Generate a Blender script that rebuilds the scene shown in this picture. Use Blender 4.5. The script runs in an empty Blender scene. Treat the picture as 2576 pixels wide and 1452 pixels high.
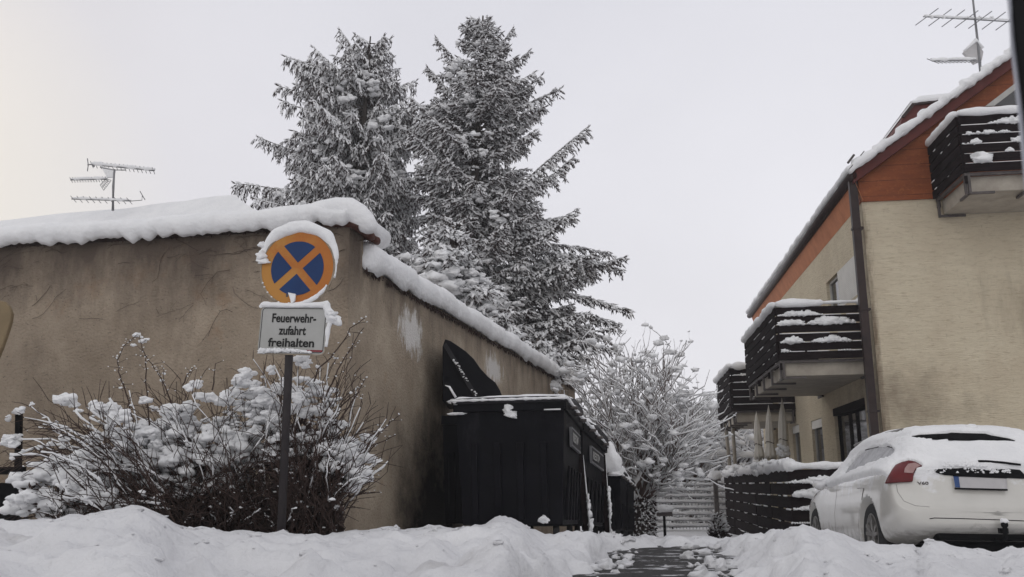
import bpy, bmesh, math, random
from mathutils import Vector, Matrix, noise
from mathutils.bvhtree import BVHTree
R = math.radians
random.seed(7)
sc = bpy.context.scene
col = sc.collection
# ------------------------------------------------------------------ camera
CAM = Vector((0, 0, 0.6)); FPX = 2350.0; CX, CY = 1288.0, 726.0
pit, rol = R(12.0), R(-0.76)
F = Vector((0, math.cos(pit), math.sin(pit)))
R0 = Vector((1, 0, 0)); U0 = Vector((0, -math.sin(pit), math.cos(pit)))
RR = R0*math.cos(rol) + U0*math.sin(rol); UU = -R0*math.sin(rol) + U0*math.cos(rol)
cd = bpy.data.cameras.new("camera"); cam = bpy.data.objects.new("camera", cd); col.objects.link(cam)
cd.lens = 36*FPX/2576; cd.sensor_width = 36; cd.clip_start = 0.05; cd.clip_end = 3000
m = Matrix.Identity(4)
for i in range(3):
    m[i][0] = RR[i]; m[i][1] = UU[i]; m[i][2] = -F[i]; m[i][3] = CAM[i]
cam.matrix_world = m
cd.dof.use_dof = True; cd.dof.focus_distance = 11.0; cd.dof.aperture_fstop = 2.6*4.2
sc.camera = cam
# ------------------------------------------------------------------ world, sun, exposure
SUN_AZ, SUN_EL = R(-38), R(24)          # azimuth measured from +Y towards +X
w = bpy.data.worlds.new("World"); sc.world = w; w.use_nodes = True
nt = w.node_tree; nt.nodes.clear()
N = nt.nodes.new; L = nt.links.new
out = N('ShaderNodeOutputWorld'); bg = N('ShaderNodeBackground')
sky = N('ShaderNodeTexSky'); sky.sky_type = 'NISHITA'; sky.sun_disc = False
sky.sun_elevation = SUN_EL; sky.sun_rotation = SUN_AZ; sky.dust_density = 4
tc = N('ShaderNodeTexCoord')
sepx = N('ShaderNodeSeparateXYZ'); L(tc.outputs['Generated'], sepx.inputs[0])
# overcast cloud deck: bright in front (sun behind the clouds), brightest behind the viewer as added fill
dt = N('ShaderNodeVectorMath'); dt.operation = 'DOT_PRODUCT'; L(tc.outputs['Generated'], dt.inputs[0])
dt.inputs[1].default_value = Vector((0.28, 0.95, 0.02)).normalized()
cr = N('ShaderNodeValToRGB'); mr = N('ShaderNodeMapRange')
mr.inputs[1].default_value = -1; mr.inputs[2].default_value = 1
L(dt.outputs['Value'], mr.inputs[0]); L(mr.outputs[0], cr.inputs[0])
e = cr.color_ramp.elements
e[0].position = 0.0; e[0].color = (1.02, 1.0, 0.99, 1)
e[1].position = 1.0; e[1].color = (0.86, 0.855, 0.90, 1)
x = cr.color_ramp.elements.new(0.45); x.color = (0.66, 0.66, 0.69, 1)
x = cr.color_ramp.elements.new(0.80); x.color = (0.61, 0.615, 0.665, 1)
x = cr.color_ramp.elements.new(0.93); x.color = (0.72, 0.72, 0.775, 1)
# warm glow around the veiled sun, low on the left
dg = N('ShaderNodeVectorMath'); dg.operation = 'DOT_PRODUCT'; L(tc.outputs['Generated'], dg.inputs[0])
dg.inputs[1].default_value = Vector((-0.60, 0.78, 0.22)).normalized()
mg = N('ShaderNodeMapRange'); mg.inputs[1].default_value = 0.955; mg.inputs[2].default_value = 1.0
L(dg.outputs['Value'], mg.inputs[0])
mixg = N('ShaderNodeMix'); mixg.data_type = 'RGBA'; L(mg.outputs[0], mixg.inputs[0])
L(cr.outputs[0], mixg.inputs[6]); mixg.inputs[7].default_value = (0.74, 0.72, 0.68, 1)
# faint cloud texture
nz = N('ShaderNodeTexNoise'); nz.inputs['Scale'].default_value = 2.2; nz.inputs['Detail'].default_value = 4
L(tc.outputs['Generated'], nz.inputs['Vector'])
mn = N('ShaderNodeMapRange'); mn.inputs[1].default_value = .3; mn.inputs[2].default_value = .7
mn.inputs[3].default_value = 0.94; mn.inputs[4].default_value = 1.05; L(nz.outputs[0], mn.inputs[0])
ml = N('ShaderNodeVectorMath'); ml.operation = 'SCALE'; L(mixg.outputs[2], ml.inputs[0]); L(mn.outputs[0], ml.inputs['Scale'])
sk = N('ShaderNodeVectorMath'); sk.operation = 'SCALE'; L(sky.outputs[0], sk.inputs[0]); sk.inputs['Scale'].default_value = 0.003
ad = N('ShaderNodeVectorMath'); ad.operation = 'ADD'; L(ml.outputs[0], ad.inputs[0]); L(sk.outputs[0], ad.inputs[1])
L(ad.outputs[0], bg.inputs[0]); bg.inputs[1].default_value = 1.0
L(bg.outputs[0], out.inputs[0])
sd = bpy.data.lights.new("sun", 'SUN'); sd.energy = 0.35; sd.angle = R(25); sd.color = (1, .95, .88)
so = bpy.data.objects.new("sun", sd); col.objects.link(so)
sv = Vector((math.sin(SUN_AZ)*math.cos(SUN_EL), math.cos(SUN_AZ)*math.cos(SUN_EL), math.sin(SUN_EL)))
so.rotation_euler = sv.to_track_quat('Z', 'Y').to_euler()
vs = sc.view_settings; vs.view_transform = 'Standard'; vs.look = 'None'; vs.exposure = 0.03; vs.gamma = 1
sc.render.engine = 'CYCLES'
# ------------------------------------------------------------------ measuring helpers
def ray(x, y): return F*FPX + RR*(x-CX) + UU*(CY-y)
def P(x, y, Y):
    r = ray(x, y); return CAM + r*(Y/r.y)
def hit(x, y, p0, n):
    r = ray(x, y); t = (p0-CAM).dot(n)/r.dot(n); return CAM + r*t
def proj(p):
    d = p-CAM; k = FPX/d.dot(F); return CX+d.dot(RR)*k, CY-d.dot(UU)*k
def itp(x, xs, ys):
    if x <= xs[0]: return ys[0]
    for i in range(1, len(xs)):
        if x <= xs[i]:
            t = (x-xs[i-1])/(xs[i]-xs[i-1]); return ys[i-1]+t*(ys[i]-ys[i-1])
    return ys[-1]
def ss(a, b, x):
    t = max(0, min(1, (x-a)/(b-a))); return t*t*(3-2*t)
def nse(v, s=1.0): return noise.noise(Vector(v)*s)
# ------------------------------------------------------------------ object helpers
def tag(o, label=None, cat=None, group=None, kind=None):
    if label: o['label'] = label
    if cat: o['category'] = cat
    if group: o['group'] = group
    if kind: o['kind'] = kind
    return o
def empty(name, loc=(0, 0, 0), rz=0, label=None, cat=None, group=None):
    o = bpy.data.objects.new(name, None); col.objects.link(o); o.location = loc; o.rotation_euler = (0, 0, rz)
    o.empty_display_size = .2
    return tag(o, label, cat, group)
class MB:
    def __init__(s): s.v = []; s.f = []; s.sm = []
    def add(s, vs, fs, smooth=False):
        b = len(s.v); s.v += [tuple(q) for q in vs]
        for f in fs: s.f.append(tuple(i+b for i in f)); s.sm.append(smooth)
    def box(s, a, b):
        x0, y0, z0 = a; x1, y1, z1 = b
        s.add([(x0,y0,z0),(x1,y0,z0),(x1,y1,z0),(x0,y1,z0),(x0,y0,z1),(x1,y0,z1),(x1,y1,z1),(x0,y1,z1)],
              [(0,3,2,1),(4,5,6,7),(0,1,5,4),(1,2,6,5),(2,3,7,6),(3,0,4,7)])
    def hexa(s, c):                       # 8 corners, bottom ring then top ring
        s.add(c, [(0,3,2,1),(4,5,6,7),(0,1,5,4),(1,2,6,5),(2,3,7,6),(3,0,4,7)])
    def beam(s, p, q, w, h, up=(0, 0, 1)):
        p = Vector(p); q = Vector(q); d = (q-p).normalized(); u = Vector(up)
        a = d.cross(u)
        if a.length < 1e-4: a = d.cross(Vector((1, 0, 0)))
        a.normalize(); b = a.cross(d)
        a = a*w/2; b = b*h/2
        s.hexa([p-a-b, p+a-b, q+a-b, q-a-b, p-a+b, p+a+b, q+a+b, q-a+b])
    def tube(s, pts, rad, n=8, lump=0, fl=1.0, sd=0, cap=True, fr=6):
        pts = [Vector(p) for p in pts]
        if not isinstance(rad, (list, tuple)): rad = [rad]*len(pts)
        vs = []; fs = []
        for i, p in enumerate(pts):
            d = (pts[min(i+1, len(pts)-1)]-pts[max(i-1, 0)]).normalized()
            a = d.cross(Vector((0, 0, 1)))
            if a.length < .05: a = d.cross(Vector((0, 1, 0)))
            a.normalize(); b = a.cross(d).normalized()
            for k in range(n):
                t = 2*math.pi*k/n
                o = (a*math.cos(t) + b*math.sin(t)*fl)*rad[i]
                if lump: o *= 1+lump*nse(p+o+Vector((sd, 0, 0)), fr)
                vs.append(p+o)
        for i in range(len(pts)-1):
            for k in range(n):
                k2 = (k+1) % n
                fs.append((i*n+k, i*n+k2, (i+1)*n+k2, (i+1)*n+k))
        if cap:
            fs.append(tuple(range(n))[::-1]); fs.append(tuple((len(pts)-1)*n+k for k in range(n)))
        s.add(vs, fs, True)
    def prism(s, poly, y0, y1, ax='y'):   # poly in (x,z) pulled along y
        n = len(poly)
        if ax == 'y': vs = [(a, y0, b) for a, b in poly]+[(a, y1, b) for a, b in poly]
        elif ax == 'x': vs = [(y0, a, b) for a, b in poly]+[(y1, a, b) for a, b in poly]
        else: vs = [(a, b, y0) for a, b in poly]+[(a, b, y1) for a, b in poly]
        fs = [tuple(range(n)), tuple(range(2*n-1, n-1, -1))]+[(i, i+n, (i+1) % n+n, (i+1) % n) for i in range(n)]
        s.add(vs, fs)
    def lathe(s, prof, c=(0, 0, 0), n=16, flute=0, nf=8):
        vs = []; fs = []
        for r, z in prof:
            for k in range(n):
                t = 2*math.pi*k/n; q = r*(1+flute*math.cos(nf*t))
                vs.append((c[0]+q*math.cos(t), c[1]+q*math.sin(t), c[2]+z))
        for i in range(len(prof)-1):
            for k in range(n):
                k2 = (k+1) % n; fs.append((i*n+k, i*n+k2, (i+1)*n+k2, (i+1)*n+k))
        fs.append(tuple(range(n))[::-1]); fs.append(tuple((len(prof)-1)*n+k for k in range(n)))
        s.add(vs, fs, True)
    def blob(s, c, r, sub=2, lump=.35, sq=(1, 1, .75), sd=None, fr=None):
        vs, fs = ICO[sub]; c = Vector(c); sd = random.uniform(0, 90) if sd is None else sd
        fr = fr or 1.3
        o = []
        for v in vs:
            k = 1+lump*noise.noise(v*fr+Vector((sd, sd*.7, 3)))*1.6+lump*.5*noise.noise(v*fr*2.6+Vector((sd, 9, 3)))
            o.append((c.x+v.x*r*sq[0]*k, c.y+v.y*r*sq[1]*k, c.z+v.z*r*sq[2]*k))
        s.add(o, fs, True)
    def spike(s, p, d, l, r):             # 3-sided pointed twig
        a = d.cross(Vector((0.01, 0, 1)))
        if a.length < 1e-3: a = Vector((1, 0, 0))
        a.normalize(); b = a.cross(d); q = p+d*l; m_ = p+d*l*.35
        s.add([p, m_+a*r, m_-a*r*.8+b*r*.5, m_-b*r, q], [(0,1,2),(0,2,3),(0,3,1),(4,2,1),(4,3,2),(4,1,3)])
    def build(s, name, mat, parent=None, bevel=0, smooth=None):
        me = bpy.data.meshes.new(name); me.from_pydata(s.v, [], s.f); me.update()
        if smooth is None: me.polygons.foreach_set('use_smooth', s.sm)
        else: me.polygons.foreach_set('use_smooth', [smooth]*len(s.f))
        me.materials.append(mat)
        o = bpy.data.objects.new(name, me); col.objects.link(o)
        if parent: o.parent = parent
        if bevel:
            b = o.modifiers.new('b', 'BEVEL'); b.width = bevel; b.segments = 2; b.limit_method = 'ANGLE'
        return o
ICO = {}
for k in (1, 2, 3, 4):
    bm = bmesh.new(); bmesh.ops.create_icosphere(bm, subdivisions=k, radius=1)
    ICO[k] = ([v.co.copy() for v in bm.verts], [tuple(v.index for v in f.verts) for f in bm.faces]); bm.free()
def copy_tree(o, parent=None):
    c = o.copy(); col.objects.link(c); c.parent = parent
    for ch in o.children: copy_tree(ch, c)
    return c
def text_obj(name, txt, size, mat, parent, mtx, off=0.0, ext=.002, align='CENTER', sx=1.0):
    cu = bpy.data.curves.new(name, 'FONT'); cu.body = txt; cu.size = size; cu.extrude = ext; cu.offset = off
    cu.align_x = align; cu.resolution_u = 4
    t = bpy.data.objects.new(name+'_c', cu); col.objects.link(t)
    dg_ = bpy.context.evaluated_depsgraph_get(); me = bpy.data.meshes.new_from_object(t.evaluated_get(dg_))
    bpy.data.objects.remove(t); me.materials.clear(); me.materials.append(mat)
    me.transform(Matrix.Diagonal((sx, 1, 1, 1)))
    o = bpy.data.objects.new(name, me); col.objects.link(o); o.parent = parent; o.matrix_local = mtx
    return o
# ------------------------------------------------------------------ materials
def mat(name, c1, c2=None, rough=.8, scale=6, detail=6, bump=0, bscale=None, stretch=(1, 1, 1), metal=0, spec=.3,
        dist=.02, lo=.35, hi=.65, coat=0, gen=None, extra=None):
    M = bpy.data.materials.new(name); M.use_nodes = True; nt = M.node_tree; b = nt.nodes['Principled BSDF']
    b.inputs['Roughness'].default_value = rough; b.inputs['Metallic'].default_value = metal
    b.inputs['Specular IOR Level'].default_value = spec; b.inputs['Coat Weight'].default_value = coat
    tc = nt.nodes.new('ShaderNodeTexCoord'); mp = nt.nodes.new('ShaderNodeMapping'); mp.inputs['Scale'].default_value = stretch
    nt.links.new(tc.outputs['Object'], mp.inputs[0])
    base = None
    if c2 is None: c2 = tuple(k*.8 for k in c1)
    n = nt.nodes.new('ShaderNodeTexNoise'); n.inputs['Scale'].default_value = scale; n.inputs['Detail'].default_value = detail
    n.inputs['Roughness'].default_value = .65
    nt.links.new(mp.outputs[0], n.inputs['Vector'])
    r = nt.nodes.new('ShaderNodeMapRange'); r.inputs[1].default_value = lo; r.inputs[2].default_value = hi
    nt.links.new(n.outputs[0], r.inputs[0])
    mx = nt.nodes.new('ShaderNodeMix'); mx.data_type = 'RGBA'; nt.links.new(r.outputs[0], mx.inputs[0])
    mx.inputs[6].default_value = (*c1, 1); mx.inputs[7].default_value = (*c2, 1)
    base = mx.outputs[2]
    if extra: base = extra(nt, tc, mp, base, b)
    nt.links.new(base, b.inputs['Base Color'])
    if bump:
        n2 = nt.nodes.new('ShaderNodeTexNoise'); n2.inputs['Scale'].default_value = bscale or scale*4; n2.inputs['Detail'].default_value = 5
        nt.links.new(mp.outputs[0], n2.inputs['Vector'])
        bp = nt.nodes.new('ShaderNodeBump'); bp.inputs['Strength'].default_value = bump; bp.inputs['Distance'].default_value = dist
        nt.links.new(n2.outputs[0], bp.inputs['Height']); nt.links.new(bp.outputs[0], b.inputs['Normal'])
    return M
def layer(nt, tc, base, color, scale, lo, hi, stretch=(1, 1, 1), mask=None, rough=None, amt=1.0, detail=6, loc=(0, 0, 0)):
    """mix a stain colour where a noise (times an optional mask) is high"""
    mp = nt.nodes.new('ShaderNodeMapping'); mp.inputs['Scale'].default_value = stretch; mp.inputs['Location'].default_value = loc
    nt.links.new(tc.outputs['Object'], mp.inputs[0])
    n = nt.nodes.new('ShaderNodeTexNoise'); n.inputs['Scale'].default_value = scale; n.inputs['Detail'].default_value = detail
    n.inputs['Roughness'].default_value = .7
    nt.links.new(mp.outputs[0], n.inputs['Vector'])
    r = nt.nodes.new('ShaderNodeMapRange'); r.inputs[1].default_value = lo; r.inputs[2].default_value = hi; r.inputs[4].default_value = amt
    src = n.outputs[0]
    if mask is not None:
        a = nt.nodes.new('ShaderNodeMath'); a.operation = 'ADD'; nt.links.new(src, a.inputs[0]); nt.links.new(mask, a.inputs[1]); src = a.outputs[0]
    nt.links.new(src, r.inputs[0])
    mx = nt.nodes.new('ShaderNodeMix'); mx.data_type = 'RGBA'; nt.links.new(r.outputs[0], mx.inputs[0])
    nt.links.new(base, mx.inputs[6]); mx.inputs[7].default_value = (*color, 1)
    return mx.outputs[2]
def axis_mask(nt, tc, ax, a, b, va, vb):
    s = nt.nodes.new('ShaderNodeSeparateXYZ'); nt.links.new(tc.outputs['Object'], s.inputs[0])
    r = nt.nodes.new('ShaderNodeMapRange'); r.inputs[1].default_value = a; r.inputs[2].default_value = b
    r.inputs[3].default_value = va; r.inputs[4].default_value = vb
    nt.links.new(s.outputs[ax], r.inputs[0]); return r.outputs[0]
def disc_mask(nt, tc, c, sx, r0, v0, v1):
    mp = nt.nodes.new('ShaderNodeMapping'); mp.vector_type = 'POINT'
    mp.inputs['Location'].default_value = tuple(-c[i]*sx[i] for i in range(3)); mp.inputs['Scale'].default_value = sx
    nt.links.new(tc.outputs['Object'], mp.inputs[0])
    l = nt.nodes.new('ShaderNodeVectorMath'); l.operation = 'LENGTH'; nt.links.new(mp.outputs[0], l.inputs[0])
    r = nt.nodes.new('ShaderNodeMapRange'); r.inputs[1].default_value = 0; r.inputs[2].default_value = r0
    r.inputs[3].default_value = v0; r.inputs[4].default_value = v1
    nt.links.new(l.outputs['Value'], r.inputs[0]); return r.outputs[0]
def snow_extra(nt, tc, mp, base, b):
    b.inputs['Subsurface Weight'].default_value = .0
    return base
M = {}
def snowdirt(nt, tc, mp, base, b):
    o = layer(nt, tc, base, (.34,.32,.30), 26, .70, .80, amt=.7)
    for c, s_, a_ in (((-1.35, 5.0, .1), (1.6, 2.6, 0), .55), ((-.35, 5.1, .1), (1.3, 3, 0), .5), ((-2.65, 5.2, .1), (1.8, 3, 0), .6), ((1.0, 9.9, 0), (.9, 2, 0), .5)):
        o = layer(nt, tc, o, (.33,.315,.31), 6, .60, .95, mask=disc_mask(nt, tc, c, s_, 1.0, .42, -.3), amt=a_)
    return o
M['snow'] = mat('snow', (.88,.88,.89), (.81,.815,.83), .75, 3, 6, .5, 22, dist=.03, spec=.15)
M['snow_ground'] = mat('snow_ground', (.74,.74,.755), (.63,.63,.65), .75, 1.3, 8, .8, 12, dist=.04, spec=.15,
    extra=snowdirt)
M['needle'] = mat('needle', (.024,.014,.015), (.050,.032,.030), .8, 9, 3)
M['bark'] = mat('bark', (.06,.048,.042), (.10,.085,.075), .9, 8, 5, .6, 30)
M['twig'] = mat('twig', (.075,.052,.045), (.12,.08,.065), .8, 12, 3)
M['dark_twig'] = mat('dark_twig', (.036,.022,.019), (.065,.041,.034), .85, 12, 3)
M['leaf'] = mat('dead_leaf', (.026,.016,.014), (.055,.034,.028), .85, 20, 3)
M['dark_wood'] = mat('dark_wood', (.009,.006,.007), (.020,.014,.015), .9, 3, 6, .3, 20, stretch=(1, 1, 8), spec=.04)
M['steel'] = mat('weathered_steel', (.06,.052,.052), (.11,.095,.09), .6, 8, 4)
M['brown_pipe'] = mat('brown_pipe', (.018,.010,.010), (.034,.019,.017), .5, 5, 4)
M['concrete'] = mat('pale_concrete', (.44,.40,.34), (.33,.295,.25), .85, 4, 6, .3, 20)
M['white_paint'] = mat('white_frame_paint', (.55,.54,.52), (.46,.45,.43), .5, 5, 4)
M['plastic'] = mat('bin_plastic', (.002,.002,.004), (.006,.006,.009), .5, 2.5, 6, .3, 10, spec=.10, extra=lambda nt, tc, mp, base, b: layer(nt, tc, base, (.03,.03,.035), 3, .60, .75, stretch=(1, 1, .4), detail=9, amt=.7))
M['plastic_grey'] = mat('bin_plastic_grey', (.014,.013,.016), (.026,.025,.029), .6, 3, 6, .2, 10, spec=.25)
M['tile'] = mat('roof_tile', (.025,.017,.015), (.05,.032,.026), .85, 10, 5, .4, 30)
M['terracotta'] = mat('terracotta', (.10,.035,.024), (.05,.022,.017), .85, 10, 5, .4, 30)
M['glass'] = mat('dark_glass', (.012,.013,.016), (.02,.02,.025), .06, 3, 2, spec=.8)
M['fabric'] = mat('cream_fabric', (.68,.65,.59), (.55,.52,.47), .9, 6, 4, .3, 18, stretch=(1, 1, .3))
M['antenna'] = mat('grey_metal', (.16,.16,.17), (.24,.24,.25), .5, 5, 3)
M['galvanised'] = mat('galvanised', (.36,.36,.37), (.28,.28,.29), .6, 5, 3)
M['tyre'] = mat('rubber', (.015,.015,.016), (.03,.03,.03), .85, 12, 4)
M['alloy'] = mat('alloy', (.30,.29,.28), (.18,.17,.16), .4, 8, 4, metal=.5)
M['black'] = mat('black_trim', (.004,.004,.005), (.007,.007,.008), .8, 5, 3, spec=.1)
M['red_lens'] = mat('red_lens', (.13,.003,.005), (.085,.002,.004), .35, 6, 3, spec=.3, coat=.1)
M['clear_lens'] = mat('clear_lens', (.40,.27,.26), (.30,.17,.16), .35, 6, 3, spec=.3)
M['plate_white'] = mat('plate_white', (.50,.485,.49), (.43,.42,.425), .5, 4, 3)
M['plate_blue'] = mat('plate_blue', (.03,.08,.22), (.02,.05,.16), .4, 4, 3)
M['sign_blue'] = mat('sign_blue', (.003,.024,.10), (.004,.035,.13), .5, 4, 4, spec=.3)
def sign_extra(nt, tc, mp, base, b):
    return layer(nt, tc, base, (.46,.215,.045), 3, .42, .60, mask=axis_mask(nt, tc, 0, -.25, .3, .12, -.22))
M['sign_orange'] = mat('sign_faded_orange', (.40,.125,.020), (.44,.155,.025), .5, 5, 5, extra=sign_extra)
M['sign_white'] = mat('sign_white', (.42,.42,.41), (.36,.36,.345), .55, 3, 6)
M['sign_rim'] = mat('sign_rim', (.36,.31,.24), (.22,.17,.12), .55, 12, 5)
M['sign_red'] = mat('sign_red', (.22,.02,.03), None, .5)
M['black_text'] = mat('black_text', (.012,.012,.012), None, .6)
M['pole'] = mat('grey_pole', (.022,.018,.020), (.036,.03,.031), .6, 6, 5)
# ================================================================== GROUND
SX = [-200, 0, 60, 200, 270, 330, 400, 450, 560, 700, 860, 960, 1100, 1200, 1240, 1275, 1305, 1325, 1360, 1420, 1480, 1540, 1660, 1760, 1830, 1911, 1985, 2005, 2041, 2093, 2138, 2278, 2288, 2304, 2323, 2372, 2447, 2469, 2511, 2576, 2900]
SY = [1296, 1308, 1314, 1306, 1292, 1280, 1296, 1328, 1338, 1345, 1341, 1334, 1330, 1324, 1312, 1306, 1312, 1332, 1343, 1338, 1334, 1350, 1348, 1352, 1350, 1341, 1326, 1320, 1336, 1344, 1367, 1375, 1387, 1367, 1357, 1377, 1383, 1394, 1380, 1380, 1380]
def trough(X, Y):
    xl = itp(Y, [3, 5.2, 6.4, 7.5, 9.6, 14], [-.3, .08, .40, .58, 1.0, 1.5]); xr = itp(Y, [3, 5.2, 6.4, 9.2, 10.4, 14], [.80, 1.12, 1.40, 1.86, 2.05, 2.3])
    wob = .20*nse((X*1.9, Y*2.2, 5))+.12*nse((X*5, Y*7, 5)); e = .09
    a = ss(xl-e+wob, xl+e+wob, X)*(1-ss(xr-e+wob, xr+e*.6+wob, X))
    return a*(1-ss(9.35+wob, 9.65+wob, Y))*ss(3.0, 4.5, Y)
def lumps(X, Y):
    n = .080*nse((X*1.1, Y*1.3, 1)) + .085*nse((X*2.4, Y*3.2, 2)) + .060*nse((X*5.2, Y*7, 3)) + .016*nse((X*14, Y*16, 4))
    t = noise.voronoi(Vector((X*3.6, Y*3.6, 0)))[0][0]
    c = ss(-.1, .3, nse((X*.9, Y*.9, 8)))
    return n + (.070-.13*t)*c + .030*abs(nse((X*9, Y*10, 6)))
def ground_z(X, Y):
    Yc = 6.9
    xp = CX + FPX*X/max(Y, 1)/math.cos(pit)*1.0
    Yc = itp(xp, [0, 300, 700, 1250, 1330, 1480, 1560, 1800, 2000, 2400], [6.3, 6.4, 6.9, 7.6, 8.3, 8.7, 10.6, 10.4, 7.4, 7.0])
    if Y < 2.5: xp = max(-200, min(2900, xp))
    s = itp(xp, SX, SY) + 7*nse((xp*.018, 3, 1)) + 6*nse((xp*.05, 5, 1)) + 4*nse((xp*.13, 5, 7))
    ang = math.atan((s-CY)/FPX)-pit + .0133*(xp-CX)/FPX
    zc = CAM.z - Yc*math.tan(ang)
    if Y <= Yc:
        z = zc - .034*(Yc-Y)
        lm = lumps(X, Y)
        hol = .07*math.exp(-(((X+.35-.0*Y)/.55)**2+((Y-5.1)/.3)**2)) + .05*math.exp(-(((X+1.5)/.5)**2+((Y-5.2)/.35)**2))+.05*math.exp(-(((X+2.6)/.4)**2+((Y-5.4)/.3)**2))
        z += lm*(.3+.7*ss(0, .8, Yc-Y)) - hol
        z = min(z, CAM.z - Y*math.tan(ang) - .004 + .012*nse((X*6, Y*6, 6)))
        z -= .075*(1-ss(4.85, 5.0, Y+.25*nse((X*1.1, 3, 3))+.05*nse((X*6, 3, 3))))
        z += (-.62-z)*(1-ss(2.2, 4.0, Y))
    else:
        z = zc - (Y-Yc)*(math.tan(ang)+.006) - .035*ss(0, .5, Y-Yc) + lumps(X, Y)*.35
        fl = itp(Y, [7, 12, 26, 60, 300], [-.25, -.32, -.6, -1.2, -3])
        z = max(z, fl)
        if X > 2.9 and 7.6 < Y < 14.2:
            z = min(z, z+(-.245-z)*ss(7.6, 8.4, Y)*ss(2.9, 3.5, X)*(1-ss(13.2, 14.2, Y)))
        if Y > 26: z = fl + .3*nse((X*.1, Y*.1, 2))
    t = trough(X, Y)
    if t > 0: z += (-.040+.055*nse((X*4, Y*9, 11))+.030*nse((X*11, Y*22, 4))-z)*t
    return z
def axis(lo, hi, d, far):
    a = []; x = lo; st = d
    while x > -far: st *= 1.25; x -= st; a.append(x)
    a = a[::-1]; n = int((hi-lo)/d)
    a += [lo+i*d for i in range(n+1)]; st = d; x = a[-1]
    while x < far: st *= 1.25; x += st; a.append(x)
    return a
xs = axis(-5.2, 5.4, .042, 500); ys = axis(3.6, 11.0, .036, 600)
vs_ = []; zz = []
for Y in ys:
    for X in xs: vs_.append((X, Y, ground_z(X, Y)))
nx = len(xs)
fs_ = [(j*nx+i, j*nx+i+1, (j+1)*nx+i+1, (j+1)*nx+i) for j in range(len(ys)-1) for i in range(nx-1)]
g = MB(); g.add(vs_, fs_, True)
rs = random.Random(19)
for k in range(420):       # crumbs and clods broken off the shovelled banks
    px = rs.uniform(-60, 2620); Yq = rs.uniform(4.2, 8.8) if rs.random() < .5 else itp(px, [0, 300, 700, 1250, 1330, 1480, 1560, 1800, 2000, 2400], [6.3, 6.4, 6.9, 7.6, 8.3, 8.7, 10.6, 10.4, 7.4, 7.0])-abs(rs.gauss(0, .5))
    X = (px-CX)*Yq/FPX*math.cos(pit); r_ = .006+.024*rs.random()**3
    if trough(X, Yq) > .3 and rs.random() < .8: continue
    g.blob((X, Yq, ground_z(X, Yq)+r_*.0), r_, 2, .7, (1.3, 1.1, .6))
for k in range(80):
    Yq = rs.uniform(6.2, 9.8); e_ = rs.choice((0, 1)); X = (itp(Yq, [5.2, 6.4, 7.5, 9.6], [.20, .55, .72, 1.12]) if e_ == 0 else itp(Yq, [5.2, 6.4, 9.2, 10.4], [1.05, 1.32, 1.78, 1.95]))+rs.gauss(0, .09)
    r_ = .012+.045*rs.random()**2; g.blob((X, Yq, max(0, ground_z(X, Yq))+r_*.2), r_, 2, .8, (1.3, 1, .75))
tag(g.build('ground', M['snow_ground']), kind='structure')
def asp_extra(nt, tc, mp, base, b):
    o = layer(nt, tc, base, (.52,.52,.54), 4.5, .555, .60, stretch=(.7, 1.1, 1), detail=10)
    return o
M['asphalt'] = mat('wet_asphalt', (.010,.010,.011), (.035,.032,.030), .6, 30, 5, .9, 40, spec=.12, dist=.01, extra=asp_extra)
a = MB(); a.add([(-.6, 3.2, .0), (2.4, 3.2, .0), (2.6, 10.2, .0), (.4, 10.2, .0)], [(0, 1, 2, 3)])
tag(a.build('driveway', M['asphalt']), kind='structure')
# ================================================================== LEFT OUTBUILDING
C0 = P(877, 700, 9.0); C0.z = 0
fl_ = Vector((-math.cos(R(10.7)), math.sin(R(10.7)), 0)); fn = Vector((-math.sin(R(10.7)), -math.cos(R(10.7)), 0))
sl_ = Vector((math.sin(R(13.4)), math.cos(R(13.4)), 0)); snn = Vector((math.cos(R(13.4)), -math.sin(R(13.4)), 0))
def front(x, y): q = hit(x, y, C0, fn); return (q-C0).dot(fl_), q.z        # (distance left of the corner, height)
def side(x, y): q = hit(x, y, C0, snn); return (q-C0).dot(sl_), q.z
def stucco_extra(nt, tc, mp, base, b):
    o = layer(nt, tc, base, (.255,.205,.155), 1.1, .42, .70)
    o = layer(nt, tc, o, (.30,.17,.09), 1.4, .60, .72, loc=(3, 1, 2), amt=.45)
    o = layer(nt, tc, o, (.06,.047,.038), 30, .60, .68, stretch=(1, 1, 1.8), amt=.8)
    o = layer(nt, tc, o, (.40,.36,.32), 30, .68, .74, stretch=(1, 1, .7), amt=.55, loc=(5, 5, 5))
    # streaky darkening towards the wall top, under the tiles
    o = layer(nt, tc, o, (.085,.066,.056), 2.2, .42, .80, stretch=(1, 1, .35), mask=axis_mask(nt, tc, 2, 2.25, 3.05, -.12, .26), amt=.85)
    return o
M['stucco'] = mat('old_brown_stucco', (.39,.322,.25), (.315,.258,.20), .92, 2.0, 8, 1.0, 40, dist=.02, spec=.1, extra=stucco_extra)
bld = empty('outbuilding', (0, 0, 0), 0, 'long brown stuccoed outbuilding with a thick roll of snow on its tiled eave', 'building')
ftop = [front(x, y) for x, y in ((0, 622), (300, 606), (600, 588), (877, 565))]
LW = ftop[0][0]+3.5
zt = ftop[-1][1]
print('front top', ftop, 'C0', C0)
def fp(d, z, o=0): return C0 + fl_*d + fn*o + Vector((0, 0, z))
def sp(d, z, o=0): return C0 + sl_*d + snn*o + Vector((0, 0, z))
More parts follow.
